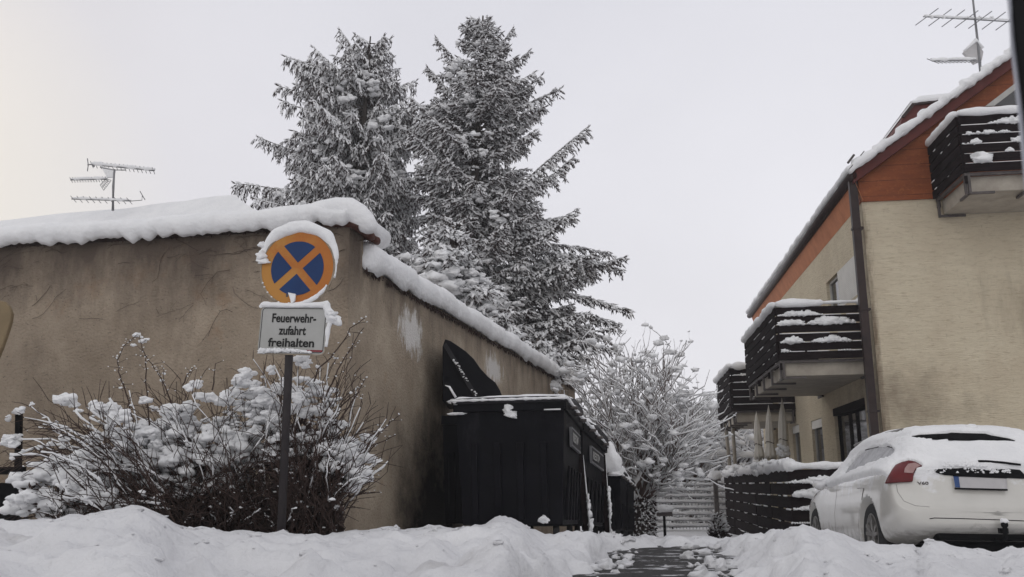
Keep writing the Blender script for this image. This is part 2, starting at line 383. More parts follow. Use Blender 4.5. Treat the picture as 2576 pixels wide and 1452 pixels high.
# walls with a slightly uneven face
def wallgrid(fun, d0, d1, z0, z1f, nd, nz_, th, nrm, name, m, par):
    b = MB(); v = []; f = []
    for i in range(nd+1):
        d = d0+(d1-d0)*i/nd; zt_ = z1f(d)
        for j in range(nz_+1):
            z = z0+(zt_-z0)*j/nz_
            o = .012*nse((d*1.5, z*1.5, 7))+.005*nse((d*6, z*6, 3))
            v.append(fun(d, z, o if 0 < i < nd else o*0))
    for i in range(nd):
        for j in range(nz_):
            q = i*(nz_+1)+j; f.append((q, q+nz_+1, q+nz_+2, q+1))
    b.add(v, f, True)
    n0 = [fun(d0, z0, -th), fun(d1, z0, -th), fun(d1, z1f(d1), -th), fun(d0, z1f(d0), -th)]
    b.add(n0+[fun(d0, z0), fun(d1, z0), fun(d1, z1f(d1)), fun(d0, z1f(d0))], [(0,1,2,3),(3,2,6,7),(1,5,6,2),(0,3,7,4)])
    return b.build(name, m, par)
sA = side(918, 668); sB = side(1446, 975)
print('side', sA, sB)
f_z = lambda d: itp(d, [0, ftop[2][0], ftop[1][0], ftop[0][0], LW], [zt, ftop[2][1], ftop[1][1], ftop[0][1], ftop[0][1]])
wallgrid(fp, 0, LW, -.6, f_z, 60, 24, .25, fn, 'wall', M['stucco'], bld)
# pier standing above the side wall: short return of the building
dR = side(914, 620)[0]
def side_z(d): return itp(d, [0, dR, dR+.01, sB[0]], [zt-.01, zt-.01, sA[1], sB[1]])
b = MB(); 
pA = [sp(0, -.6), sp(dR, -.6), sp(dR, -.6, -.9), sp(0, -.6, -.9)]; pB = [q+Vector((0, 0, zt+.6-.004)) for q in pA]
def sstucco(nt, tc, mp, base, b):
    o = stucco_extra(nt, tc, mp, base, b)
    w1 = P(1035, 835, 9.9); w1 = sp(side(1035, 835)[0], side(1035, 835)[1]); w2 = sp(*side(1240, 930))
    o = layer(nt, tc, o, (.66,.64,.62), 7, .56, .72, stretch=(1, 1, .5), mask=disc_mask(nt, tc, w1, (1, 1, 1.3), .75, .40, -.25), amt=.95)
    o = layer(nt, tc, o, (.66,.64,.62), 6, .56, .72, stretch=(1, 1, .5), mask=disc_mask(nt, tc, w2, (.6, .6, 1.2), .65, .40, -.25), amt=.9)
    o = layer(nt, tc, o, (.40,.37,.34), 22, .66, .74, stretch=(1, 1, .5), mask=disc_mask(nt, tc, sp(1.1, 1.1), (1, 1, .5), .9, .06, -.2), amt=.7)
    # broad dark patch, strongest low on the wall beside the containers
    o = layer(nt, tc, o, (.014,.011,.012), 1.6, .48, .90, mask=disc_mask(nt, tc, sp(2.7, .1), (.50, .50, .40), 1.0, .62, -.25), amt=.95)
    return o
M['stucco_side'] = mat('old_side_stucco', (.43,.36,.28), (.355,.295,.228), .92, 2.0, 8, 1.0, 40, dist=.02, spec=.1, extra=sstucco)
b.hexa(pA+pB); b.build('corner_pier', M['stucco_side'], bld)
wall2 = empty('boundary_wall', (0, 0, 0), 0, 'brown stucco boundary wall with worn white patches and a snow roll on its top, behind the waste containers', 'wall')
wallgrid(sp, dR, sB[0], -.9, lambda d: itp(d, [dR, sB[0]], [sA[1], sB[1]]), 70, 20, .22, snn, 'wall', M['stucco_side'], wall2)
# eave tiles: scalloped row
t = MB(); d = -.12; 
while d < LW:
    z = f_z(max(d, 0)); p = fp(d, z+.02, .10+.01*random.random())
    q = fp(d, z+.10, -.3)
    t.tube([p, q], [.07, .07], n=7, fl=.45)
    t.box((0, 0, -9), (0.001, .001, -8.999)) if False else None
    d += .158
for i in range(30):
    d0 = LW*i/30; d1 = LW*(i+1)/30
    t.hexa([fp(d0, f_z(d0)-.012, .06), fp(d1, f_z(d1)-.012, .06), fp(d1, f_z(d1)+.02, -.25), fp(d0, f_z(d0)+.02, -.25),
            fp(d0, f_z(d0)+.03, .06), fp(d1, f_z(d1)+.03, .06), fp(d1, f_z(d1)+.06, -.25), fp(d0, f_z(d0)+.06, -.25)])
t.build('roof_tiles', M['tile'], bld)
t = MB()
for o in (.07, -.1, -.27, -.44):
    t.tube([fp(-.13, zt-.06, o-.03), fp(-.02, zt+.0, o-.03), fp(.25, zt+.02, o-.03)], [.085, .08, .08], n=8, fl=.5)
t.build('gable_end_tile', M['terracotta'], bld)
# snow roll on the eave
def sweep(b, path, sec, lump=.02, sdv=0, scal=None):
    """path: list of (origin, outdir) ; sec(i) -> list of (o,z)"""
    v = []; n = None
    for i, (p, o) in enumerate(path):
        s = sec(i); n = len(s)
        for k, (a_, z_) in enumerate(s):
            q = p+o*a_+Vector((0, 0, z_))
            k_ = lump*(nse(q+Vector((sdv, 0, 0)), 2.2)+.55*nse(q, 6)+.35*nse(q, 15)+.2*nse(q, 34))
            q = q + o*k_ + Vector((0, 0, k_*.8))
            if scal and k in scal: q = q+Vector((0, 0, scal[k](i)))
            v.append(q)
    f = [(i*n+k, (i+1)*n+k, (i+1)*n+(k+1) % n, i*n+(k+1) % n) for i in range(len(path)-1) for k in range(n)]
    f += [tuple(range(n)), tuple((len(path)-1)*n+k for k in range(n))[::-1]]
    b.add(v, f, True)
b = MB(); path = []; info = []
NP = 420
for i in range(NP):
    d = LW*(1-i/(NP-1))-.04
    path.append((fp(d, f_z(max(d, 0))), fn)); info.append((d, 1))
# round the corner and curl down
for k in range(0):
    a_ = k/12; dirv = (fn*math.cos(a_*1.5)+(-fl_)*math.sin(a_*1.5)).normalized()
    path.append((fp(-.04-.003*k, zt-.015*a_*a_*4, 0), dirv)); info.append((-.18, 1-.30*a_))
def secf(i):
    d, s = info[i]
    hh = .235+.03*nse((d*.6, 0, 0))
    tp = hh*s*(1.0 if d > 0 else 1.05)
    o = [(-.95, .10+tp*1.15), (-.6, .06+tp*1.12), (-.3, .03+tp*1.08), (-.1, tp*1.02), (.05, tp*.93), (.155, tp*.76), (.205, tp*.52), (.205, tp*.28), (.17, tp*.09), (.12, .0), (.05, .035), (-.3, .03), (-.95, .05)]
    kx = ss(-.06, .40, d); o = [(a if a > -.2 else -.2+(a+.2)*kx, z*(.6+.4*kx)) for a, z in o]
    return o
ph = 2*math.pi/(.158*1.22)
def sc8(i): 
    d = info[i][0]; return -.015-.030*(.5+.5*math.cos(d*ph+1.2*nse((d*1.5, 2, 2))))*(.7+1.2*nse((d*2.1, 7, 0)))-.045*nse((d*5, 0, 0))-.02*nse((d*15, 0, 0))
sweep(b, path, secf, .022, 3, {9: sc8, 8: lambda i: sc8(i)*.75, 10: lambda i: sc8(i)*.5})
b.tube([fp(.45, zt+.125, .07), fp(.30, zt+.125, .07), fp(.12, zt+.13, .06), fp(-.02, zt+.12, .05), fp(-.11, zt+.075, .04), fp(-.18, zt+.01, .03), fp(-.21, zt-.05, .02), fp(-.22, zt-.10, .02)], [.07, .115, .125, .125, .12, .11, .095, .05], n=24, lump=.22, fr=4)
b.tube([fp(.0, zt+.10, .0), fp(-.03, zt+.08, -.35), fp(-.03, zt+.08, -.9)], [.11, .11, .12], n=14, lump=.2, fr=3)
b.build('snow', M['snow'], bld)
# snow roll on the boundary wall
b = MB(); path = []; n2 = 300
for i in range(n2):
    d = dR-.02+(sB[0]-dR+.12)*i/(n2-1); path.append((sp(d, itp(d, [dR, sB[0]], [sA[1], sB[1]])), snn))
def sec2(i):
    e = min(1, (n2-1-i)/5+.35)*min(1, i/4+.35); t_ = (.27+.02*nse((i*.03, 5, 0)))*e; w_ = e
    return [(-.35*w_, .0), (-.36*w_, t_*.5), (-.25*w_, t_*.9), (-.1, t_*1.02), (.03, t_*.95), (.12*w_, t_*.72), (.155*w_, t_*.4), (.13*w_, t_*.12), (.09*w_, -.01), (0, .02)]
sweep(b, path, sec2, .028, 9, {8: lambda i: -.03-.09*max(0, nse((i*.11, 1, 0)))-.03*nse((i*.5, 1, 0)), 7: lambda i: -.03*nse((i*.3, 4, 0))})
b.build('snow', M['snow'], wall2)
# ragged moss fringe under the wall top
b = MB()
for i in range(900):
    d = dR+(sB[0]-dR)*random.random()**1.2; z = itp(d, [dR, sB[0]], [sA[1], sB[1]])
    p = sp(d, z-.02-.05*random.random(), .015+.03*random.random())
    b.spike(p, Vector((random.uniform(-.3, .3), 0, -1)).normalized(), random.uniform(.015, .065), random.uniform(.006, .014))
b.build('moss_fringe', M['dark_twig'], wall2)['kind'] = 'stuff'
b = MB()
for i in range(500):
    d = LW*random.random(); z = f_z(d)
    p = fp(d, z+.03*random.random()-.01, .02+.05*random.random())
    b.spike(p, Vector((random.uniform(-.6, .6), -.2, random.uniform(-1, -.2))).normalized(), random.uniform(.015, .05), random.uniform(.005, .010))
b.build('moss_fringe', M['dark_twig'], bld)['kind'] = 'stuff'
# withered creeper traces on the upper wall
b = MB(); random.seed(21)
def crawl(p, d, ln, r, depth=0):
    pts = [p]; a_ = d
    for k in range(int(ln/.07)):
        a_ += random.gauss(0, .28); p = (p[0]+math.cos(a_)*.07, p[1]+math.sin(a_)*.07)
        if p[1] > f_z(max(0, p[0]))-.03: a_ = -abs(a_); break
        pts.append(p)
        if depth < 2 and random.random() < .25: crawl(p, a_+random.choice((-1, 1))*random.uniform(.4, 1), ln*.4, r*.7, depth+1)
    if len(pts) > 1: b.tube([fp(q[0], q[1], .012) for q in pts], r, n=3, cap=False)
for i in range(60):
    d = random.uniform(.2, 5.0); z = f_z(d)-.04-.8*random.random()**2
    crawl((d, z), random.choice((0, math.pi))+random.uniform(-.7, .3), random.uniform(.12, .5), random.uniform(.0012, .0030))
b.build('creeper', M['dark_twig'], bld)['kind'] = 'stuff'
# ================================================================== ROAD SIGN
SY_ = 7.0
sc_ = P(748, 675, SY_); unit = (P(848, 675, SY_)-P(748, 675, SY_)).length/100
sgn = empty('road_sign', P(705, 1345, 7.02), 0, 'round orange and blue no stopping sign above a white text plate on one pole', 'road sign')
base = P(706, 1350, 7.05); 
pb = MB(); pb.tube([base-Vector((0, 0, .3)), P(728, 880, 7.05), P(748, 640, 7.06)], .031, n=14); 
po = pb.build('pole', M['pole'], None)
def parent_keep(o, p):
    o.parent = p; bpy.context.view_layer.update(); o.matrix_parent_inverse = p.matrix_world.inverted()
parent_keep(po, sgn)
def frame_m(c, yaw, tilt, roll):
    return Matrix.Translation(c) @ Matrix.Rotation(yaw, 4, 'Z') @ Matrix.Rotation(tilt, 4, 'X') @ Matrix.Rotation(roll, 4, 'Y')
# local: x right, y away from the viewer, z up
rp = empty('round_plate'); rp.parent = None
def disc_mb(r, y0, y1, n=72):
    b = MB(); b.prism([(r*math.cos(2*math.pi*k/n), r*math.sin(2*math.pi*k/n)) for k in range(n)], y0, y1); return b
Rr = unit*97
MR = frame_m(sc_, R(-9), R(0), R(4.5))
bpy.data.objects.remove(rp)
o1 = disc_mb(Rr, 0, .012).build('round_plate', M['sign_orange']); o1.matrix_world = MR; parent_keep(o1, sgn)
def sub(b, name, m_, par=None, bevel=0): 
    o = b.build(name, m_, None, bevel); o.parent = par or o1; return o
b = MB(); n = 72; v = []
for k in range(n):
    t = 2*math.pi*k/n
    for r_, y_ in ((Rr-.007, -.003), (Rr+.006, -.006), (Rr+.010, .006), (Rr-.002, .016)):
        v.append((r_*math.cos(t), y_, r_*math.sin(t)))
b.add(v, [(k*4+j, ((k+1) % n)*4+j, ((k+1) % n)*4+(j+1) % 4, k*4+(j+1) % 4) for k in range(n) for j in range(4)], True)
sub(b, 'rim', M['sign_rim'])
b = MB(); ri = Rr*.715; hw = Rr*.105
for q in range(4):
    a0 = math.asin(hw/ri); pts = [(hw*math.sqrt(2), 0)]
    for k in range(19):
        t = a0+(math.pi/2-2*a0)*k/18; pts.append((ri*math.cos(t), ri*math.sin(t)))
    # corner nearest the centre sits where the two bar edges meet
    pts[0] = (hw, hw)
    rot = math.pi/4+q*math.pi/2-math.pi/4 + math.pi/4
    pp = [(x_*math.cos(rot)-z_*math.sin(rot), x_*math.sin(rot)+z_*math.cos(rot)) for x_, z_ in pts]
    b.prism(pp, -.0028, -.0004)
sub(b, 'blue_field', M['sign_blue'])
# text plate
pc = P(736, 831, SY_-.01); MP_ = frame_m(pc, R(-9), 0, R(3.2))
hw_, hh_ = unit*88, unit*60
def rrect(hw, hh, r, n=6):
    o = []
    for cx, cz, a0 in ((hw-r, hh-r, 0), (-hw+r, hh-r, 90), (-hw+r, -hh+r, 180), (hw-r, -hh+r, 270)):
        for k in range(n+1):
            t = R(a0+90*k/n); o.append((cx+r*math.cos(t), cz+r*math.sin(t)))
    return o
b = MB(); b.prism(rrect(hw_, hh_, .035), 0, .012)
o2 = b.build('text_plate', M['sign_white']); o2.matrix_world = MP_; parent_keep(o2, sgn)
def band(b, a_, c_, y0, y1):
    n = len(a_); v = [(p_[0], y0, p_[1]) for p_ in a_]+[(p_[0], y0, p_[1]) for p_ in c_]+[(p_[0], y1, p_[1]) for p_ in a_]+[(p_[0], y1, p_[1]) for p_ in c_]
    f = []
    for k in range(n):
        j = (k+1) % n; f += [(k, j, n+j, n+k), (2*n+k, 3*n+k, 3*n+j, 2*n+j), (k, 2*n+k, 2*n+j, j), (n+k, n+j, 3*n+j, 3*n+k)]
    b.add(v, f)
b = MB(); band(b, rrect(hw_-.014, hh_-.014, .026), rrect(hw_-.018, hh_-.018, .024), -.0026, -.0005); sub(b, 'border_line', M['black_text'], o2)
b = MB(); band(b, rrect(hw_+.004, hh_+.004, .038), rrect(hw_-.004, hh_-.004, .032), -.003, .014); sub(b, 'rim', M['sign_rim'], o2)
b = MB(); b.box((hw_*.45, -.0028, -hh_+.022), (hw_*.93, -.0004, -hh_+.036)); sub(b, 'red_strip', M['sign_red'], o2)
TX = Matrix.Rotation(R(90), 4, 'X')
for tx, sx_, szz, px_, py_ in (('Feuerwehr-', .80, .094, 737, 811), ('zufahrt', .80, .094, 736, 842), ('freihalten', 1.08, .090, 736, 872)):
    off = (px_-736)*unit, (831-py_)*unit
    text_obj('lettering', tx, szz, M['black_text'], o2, Matrix.Translation((off[0], -.0022, off[1])) @ TX, off=.0022, ext=.0012, sx=sx_)
# snow on the sign
b = MB(); pts = []; rd = []
for k in range(40):
    t = R(172-k*(172+12)/39); f_ = k/39
    rr_ = .010+.038*math.sin(math.pi*min(1, f_*1.12))**.6*(1 if f_ < .75 else 1-.55*(f_-.75)/.25)
    if f_ < .1: rr_ = .03
    pts.append(Vector(((Rr+rr_*.80)*math.cos(t), .0+.01, (Rr+rr_*.80)*math.sin(t)))); rd.append(rr_)
b.tube(pts, rd, n=14, lump=.5, fr=9, fl=1.0)
b.blob((-Rr*.93, -.02, Rr*.14), .035, 3, .5, (1.5, .6, .5)); b.blob((-Rr*1.02, -.01, Rr*.3), .04, 3, .6); b.blob((-Rr*1.05, 0, Rr*.6), .03, 3, .5)
pts = [Vector((Rr*.955*math.cos(R(t)), -.008, Rr*.955*math.sin(R(t)))) for t in range(262, 335, 4)]
b.tube(pts, [.006+.011*max(0, math.sin((i+1)/len(pts)*3.1))+.004*random.random() for i in range(len(pts))], n=8, lump=.6, fr=20)
for t in (205, 212, 222, 232, 246): b.blob((Rr*.99*math.cos(R(t)), -.004, Rr*.99*math.sin(R(t))), .008, 2, .4)
b.prism([(-.045, -Rr*.66), (.015, -Rr*.69), (.016, -Rr*.86), (-.01, -Rr*.97), (-.02, -Rr*.84)], -.02, -.003)
sub(b, 'snow', M['snow'], o1)
b = MB(); pts = [Vector((-hw_-.008, .01, hh_-.01)), Vector((-hw_+.02, 0, hh_+.018)), Vector((-hw_*.4, 0, hh_+.012)), Vector((0, 0, hh_+.004)), Vector((hw_*.5, 0, hh_+.015)), Vector((hw_-.02, 0, hh_+.022)), Vector((hw_+.012, 0, hh_-.03)), Vector((hw_+.02, 0, hh_*.4)), Vector((hw_+.012, 0, -.02)), Vector((hw_+.004, 0, -hh_*.8))]
q = []
for i in range(len(pts)-1):
    for k in range(5): q.append(pts[i].lerp(pts[i+1], k/5))
b.tube(q, [itp(i, [0, 4, 15, 24, 30, 38, 44], [.016, .022, .012, .024, .032, .02, .008]) for i in range(len(q))], n=10, lump=.8, fr=14)
b.blob((hw_+.05, 0, hh_*.45), .045, 3, .7, (1.2, .7, .8)); b.blob((hw_+.035, 0, hh_*.72), .035, 3, .6)
for k in range(15):
    f_ = k/14; b.blob((-hw_+.035+f_*hw_*1.42, -.012, -hh_+.018+.010*math.sin(f_*3.1)), .026-.012*f_+.005*random.random(), 3, .7, (1, .6, .6))
sub(b, 'snow', M['snow'], o2)
# clamps
for px_, py_ in ((738, 745), (733, 800), (730, 870)): 
    b = MB(); c = P(px_, py_, 7.04); b.box((c.x-.05, c.y-.03, c.z-.012), (c.x+.05, c.y+.03, c.z+.012)); o = b.build('clamp', M['steel']); parent_keep(o, sgn)
# ================================================================== CONTAINERS
def bil(c, u, v, w_):   # c: 8 corners (bottom 4, top 4): near-left, near-right, far-right, far-left
    lo_ = (c[0]*(1-u)+c[1]*u)*(1-v)+(c[3]*(1-u)+c[2]*u)*v
    hi_ = (c[4]*(1-u)+c[5]*u)*(1-v)+(c[7]*(1-u)+c[6]*u)*v
    return lo_*(1-w_)+hi_*w_
def container(c, label, kind='large', lid=True, text=None, group=None, seed=1, lidopen=False):
    rs = random.Random(seed)
    org = (c[0]+c[1]+c[2]+c[3])/4
    e = empty('waste_container', org, 0, label, 'container', group)
    T = lambda q: q-org
    b = MB()
    def bx(u0, v0, w0, u1, v1, w1, bb=None):
        (bb or b).hexa([T(bil(c, *q)) for q in ((u0,v0,w0),(u1,v0,w0),(u1,v1,w0),(u0,v1,w0),(u0,v0,w1),(u1,v0,w1),(u1,v1,w1),(u0,v1,w1))])
    # tapered tub
    b.hexa([T(bil(c, *q)) for q in ((.05,.05,.09),(.95,.05,.09),(.95,.95,.09),(.05,.95,.09),(0,0,.86),(1,0,.86),(1,1,.86),(0,1,.86))])
    bx(-.02, -.02, .80, 1.02, 1.02, .865)
    for k in range(5):      # moulded ribs on the right and near faces
        v0 = .12+.17*k; b.hexa([T(bil(c, *q)) for q in ((.94,v0,.12),(.99,v0,.12),(.99,v0+.05,.12),(.94,v0+.05,.12),(1.0,v0,.46),(1.018,v0,.46),(1.018,v0+.05,.46),(1.0,v0+.05,.46))])
    for k in range(4):
        u0 = .14+.21*k; b.hexa([T(bil(c, *q)) for q in ((u0,.02,.12),(u0+.06,.02,.12),(u0+.06,.07,.12),(u0,.07,.12),(u0,-.012,.60),(u0+.06,-.012,.60),(u0+.06,.03,.60),(u0,.03,.60))])
    b.build('tub', M['plastic'], e, .006)
    wv = ((.12, .12), (.88, .12), (.88, .88), (.12, .88))
    for u_, v_ in wv:
        p = T(bil(c, u_, v_, .04)); wb = MB()
        wb.tube([p-Vector((.03, 0, 0)), p+Vector((.03, 0, 0))], .075, n=14); wb.build('wheel', M['tyre'], e)
    b = MB()
    if lid:
        # domed lid, swept along u
        secs = []
        for k in range(9):
            v = k/8; secs.append((v, .865+.115*math.sin(math.pi*min(1, .12+v*.88)*.5 if v < .5 else math.pi*(.28+.30*v*1.0))))
        v_ = []; n = 9
        nu = 11
        for i in range(nu):
            u = -.03+1.06*i/(nu-1); ed = 1-.25*abs(2*i/(nu-1)-1)**4
            for v0, w0 in secs: v_.append(T(bil(c, u, -.04+1.08*v0, .865+(w0-.865)*ed)))
        for i in range(nu):
            u = -.03+1.06*i/(nu-1)
            for v0, w0 in secs: v_.append(T(bil(c, u, -.04+1.08*v0, .85)))
        f = [(i*n+k, i*n+k+1, (i+1)*n+k+1, (i+1)*n+k) for i in range(nu-1) for k in range(n-1)]
        o_ = n*nu
        f += [(o_+i*n+k, o_+(i+1)*n+k, o_+(i+1)*n+k+1, o_+i*n+k+1) for i in range(nu-1) for k in range(n-1)]
        f += [(k, o_+k, o_+k+1, k+1) for k in range(n-1)]+[((nu-1)*n+k, (nu-1)*n+k+1, o_+(nu-1)*n+k+1, o_+(nu-1)*n+k) for k in range(n-1)]
        f += [(i*n, (i+1)*n, o_+(i+1)*n, o_+i*n) for i in range(nu-1)]+[(i*n+n-1, o_+i*n+n-1, o_+(i+1)*n+n-1, (i+1)*n+n-1) for i in range(nu-1)]
        b.add(v_, f, True); b.build('lid', M['plastic_grey'], e)
    # lugs
    for v_ in (.2, .5, .8): b = MB(); b.tube([T(bil(c, 1.0, v_, .84)), T(bil(c, 1.09, v_, .84))], .018, n=8); b.build('lug', M['steel'], e)
    if text:
        b = MB(); p0 = T(bil(c, 1.0, .5, .60))
        X_ = (bil(c, 1, 1, .62)-bil(c, 1, 0, .62)); L_ = X_.length; X_.normalize(); Z_ = Vector((0, 0, 1)); Nn = X_.cross(Z_).normalized()
        p0 = T(bil(c, 1.0, .52, .66))+Nn*.03
        lb = MB()
        def q(a_, h_, o_): return p0+X_*a_+Z_*h_+Nn*o_
        W_, H_ = L_*.27, .10
        lb.hexa([q(-W_,-H_,0), q(W_,-H_,0), q(W_,-H_,-.03), q(-W_,-H_,-.03), q(-W_,H_,0), q(W_,H_,0), q(W_,H_,-.03), q(-W_,H_,-.03)])
        lo = lb.build('label', M['antenna'], e)
        lb = MB(); lb.hexa([q(-W_+.02,-H_+.02,.003), q(W_-.02,-H_+.02,.003), q(W_-.02,-H_+.02,-.01), q(-W_+.02,-H_+.02,-.01), q(-W_+.02,H_-.02,.003), q(W_-.02,H_-.02,.003), q(W_-.02,H_-.02,-.01), q(-W_+.02,H_-.02,-.01)])
        lb.build('label_field', M['plastic_grey'], lo)
        mm = Matrix.Identity(4)
        for i in range(3): mm[i][0] = X_[i]; mm[i][1] = Z_[i]; mm[i][2] = Nn[i]; mm[i][3] = (p0+Nn*.005-Z_*.045)[i]
        text_obj('lettering', text, .13, M['sign_white'], lo, mm, off=.002, ext=.001, sx=W_*2/.72*1.55)
    return e, T
def corners(nr_b, nr_t, fr_b, fr_t, wd, Yn, Yf):
    a0 = P(*nr_b, Yn); a1 = P(*nr_t, Yn); b0 = P(*fr_b, Yf); b1 = P(*fr_t, Yf)
    d = (b0-a0); d.z = 0; d.normalize(); lft = Vector((-d.y, d.x, 0))*wd
    a1.x, a1.y = a0.x, a0.y; b1.x, b1.y = b0.x, b0.y
    return [a0+lft, a0, b0, b0+lft, a1+lft, a1, b1, b1+lft]
def snow_lid(T, c, e, u0, u1, v0, v1, th, seed=3, edge=True):
    b = MB(); n = 44; m_ = 26; v = []
    for i in range(n+1):
        for j in range(m_+1):
            u = u0+(u1-u0)*i/n; vv = v0+(v1-v0)*j/m_
            ed = min(i, n-i, j, m_-j); k = min(1, ed/2.5)
            wtop = .865+.10*math.sin(math.pi*.5*min(1, max(0, .12+vv*1.0)))
            p = bil(c, u, vv, wtop); p.z += -.012+(th*(.7+.9*nse((p.x*4, p.y*4, seed)))+.02)*k
            v.append(T(p))
    b.add(v, [(i*(m_+1)+j, (i+1)*(m_+1)+j, (i+1)*(m_+1)+j+1, i*(m_+1)+j+1) for i in range(n) for j in range(m_)], True)
    if edge:
        pts = [T(bil(c, u0+(u1-u0)*i/40, v0-.005, .868))+Vector((0, 0, .004)) for i in range(41)]
        b.tube(pts, [.012+.012*abs(nse((i*.4, seed, 0))) for i in range(41)], n=7, lump=.6, fr=14)
        pts = [T(bil(c, u1+.0, v0+(v1-v0)*i/40, .872+.0)) for i in range(41)]
        b.tube(pts, [.016+.022*abs(nse((i*.3, seed, 4))) for i in range(41)], n=7, lump=.7, fr=14)
    b.build('snow', M['snow'], e)
GB = 'waste containers in a row by the wall'
c1 = corners((1428, 1358), (1428, 952), (1468, 1350), (1468, 1015), 1.13, 9.5, 10.95)
e1, T1 = container(c1, 'nearest and largest black waste container of the row, its snow-dusted lid closed', text='RESTMÜLL', group=GB, seed=1)
snow_lid(T1, c1, e1, -.03, 1.03, -.04, 1.02, .03)
b = MB(); 
for q, r_ in (((.50, -.015, .80), .06), ((.53, -.02, .77), .035)): b.blob(T1(bil(c1, *q)), r_, 3, .7, (1.1, .5, .7))
b.blob(T1(bil(c1, -.01, -.02, .868)), .05, 3, .5, (1.4, .8, .5)); b.blob(T1(bil(c1, .02, -.02, .79)), .04, 3, .5, (2.2, .5, .4))
b.tube([T1(bil(c1, .0, 0, .90)), T1(bil(c1, -.06, 0, .97)), T1(bil(c1, -.1, 0, .98))], [.014, .010, .004], n=6, lump=.5)
b.tube([T1(bil(c1, .82, -.03, .80)), T1(bil(c1, .97, -.03, .80))], .008, n=6, lump=.8)
b.blob(T1(bil(c1, .80, -.02, .12)), .05, 3, .6)
b.build('snow', M['snow'], e1)
c2 = corners((1474, 1352), (1474, 1018), (1530, 1348), (1530, 1088), 1.13, 11.15, 12.7)
e2, T2 = container(c2, 'second black waste container of the row, right behind the largest one', text='RESTMÜLL', group=GB, seed=2)
snow_lid(T2, c2, e2, .3, 1.03, -.04, 1.02, .05, 7)
c3 = corners((1566, 1350), (1566, 1170), (1582, 1350), (1582, 1186), .62, 13.7, 14.35)
e3, T3 = container(c3, 'small dark green wheeled bin with heaped snow between the big containers and the last bin', group=GB, seed=3)
snow_lid(T3, c3, e3, 0, 1.03, -.02, 1.0, .10, 4)
c4 = corners((1584, 1350), (1584, 1188), (1600, 1350), (1600, 1206), .60, 14.45, 15.1)
e4, T4 = container(c4, 'last and farthest wheeled bin of the row, next to the tree trunk', group=GB, seed=4)
snow_lid(T4, c4, e4, 0, 1.03, -.02, 1.0, .06, 5)
b = MB(); b.blob(T3(P(1537, 1155, 13.6)), .17, 3, .35, (.75, .8, 1.2)); b.blob(T3(P(1548, 1192, 13.55)), .07, 3, .4, (1.5, .9, .5)); b.build('snow', M['snow'], e3)
# open container behind the first
oc = [P(1112, 1350, 11.1), P(1190, 1350, 11.1), P(1262, 1348, 12.4), P(1190, 1348, 12.4)]
ot = []
for q in oc: ot.append(Vector((q.x, q.y, P(1112, 1000, 11.1).z)))
e5, T5 = container(oc+ot, 'black waste container with its lid standing open against the brown wall', lid=False, group=GB, seed=5)
lp = [(1113,1010),(1113,872),(1120,853),(1134,858),(1152,870),(1172,884),(1192,903),(1208,926),(1228,948),(1246,962),(1258,982),(1268,1010)]
b = MB(); q = [T5(P(x, y, 11.15)) for x, y in lp]
b.prism([(p.x, p.z) for p in q], q[0].y, q[0].y+1.15); b.build('lid', M['plastic'], e5, .01)
b = MB(); b.beam(T5(P(1119, 866, 11.12)), T5(P(1202, 1005, 11.12)), .05, .055, (0, 1, 0)); b.build('lid_rim', M['plastic_grey'], e5)
b = MB()
for k in range(26):
    t_ = random.uniform(.25, .95); b.blob(T5(P(1119+83*t_+random.uniform(-3, 5), 866+139*t_, 11.08)), random.uniform(.006, .016), 1, .6)
b.build('snow', M['snow'], e5)
# leaning boards
def plank(pb, pt, w_, t_, label, sn, seed):
    e = empty('wooden_plank', pb, 0, label, 'plank', 'planks leaning on the containers')
    b = MB(); b.beam(Vector((0, 0, -.15)), pt-pb, w_, t_, up=(0, 1, 0)); b.build('board', M['dark_wood'], e, .004)
    b = MB(); rs = random.Random(seed)
    for k in range(16):
        t0 = rs.uniform(*sn); q = (pt-pb)*t0; b.blob(q+Vector((w_*.5+.01, -.01, 0)), rs.uniform(.012, .034), 2, .7, (.8, .8, 1.4))
    b.tube([(pt-pb)*t0+Vector((w_*.5, 0, 0)) for t0 in (sn[0], .5, .9, 1.0)], [.014, .007, .005, .005], n=6, lump=.6, fr=15)
    b.build('snow', M['snow'], e)
plank(P(1478, 1345, 10.6), P(1459, 1145, 10.95), .07, .03, 'dark plank leaning against the largest waste container, crusted with snow at its foot', (.05, .5), 1)
plank(P(1530, 1352, 12.3), P(1516, 1145, 12.6), .07, .03, 'dark plank leaning against the second waste container, snowy along its edge', (.05, .6), 2)
# ================================================================== RIGHT HOUSE
random.seed(33)
TH = math.atan((1560-CX)/FPX)
hu = Vector((math.cos(TH), -math.sin(TH), 0)); hv = Vector((math.sin(TH), math.cos(TH), 0))
HO = P(2172, 560, 14.8); HO.z = 0
house = empty('house', HO, -TH, 'cream plastered house with orange gable cladding, dark balconies and snow on the steep roof', 'house')
def loc(q): d = q-HO; return Vector((d.dot(hu), d.dot(hv), q.z))
def G(x, y, v=0.0): return loc(hit(x, y, HO+hv*v, -hv))       # -> local point on the gable-parallel plane v
def S(x, y, u=0.0): return loc(hit(x, y, HO+hu*u, -hu))       # -> local point on the side-parallel plane u
zE = G(2168, 509).z; rk0 = G(2150, 432, -.2); rk1 = G(2520, 163, -.2); tanr = (rk1.z-rk0.z)/(rk1.x-rk0.x)
W_, Lh = 9.6, S(1902, 820).y
uR = W_/2
print('house', HO, 'zE', zE, 'tan', tanr, 'len', Lh, 'rk0', rk0)
def roofz(u): return rk0.z + tanr*(u-rk0.x)      # top of rake board
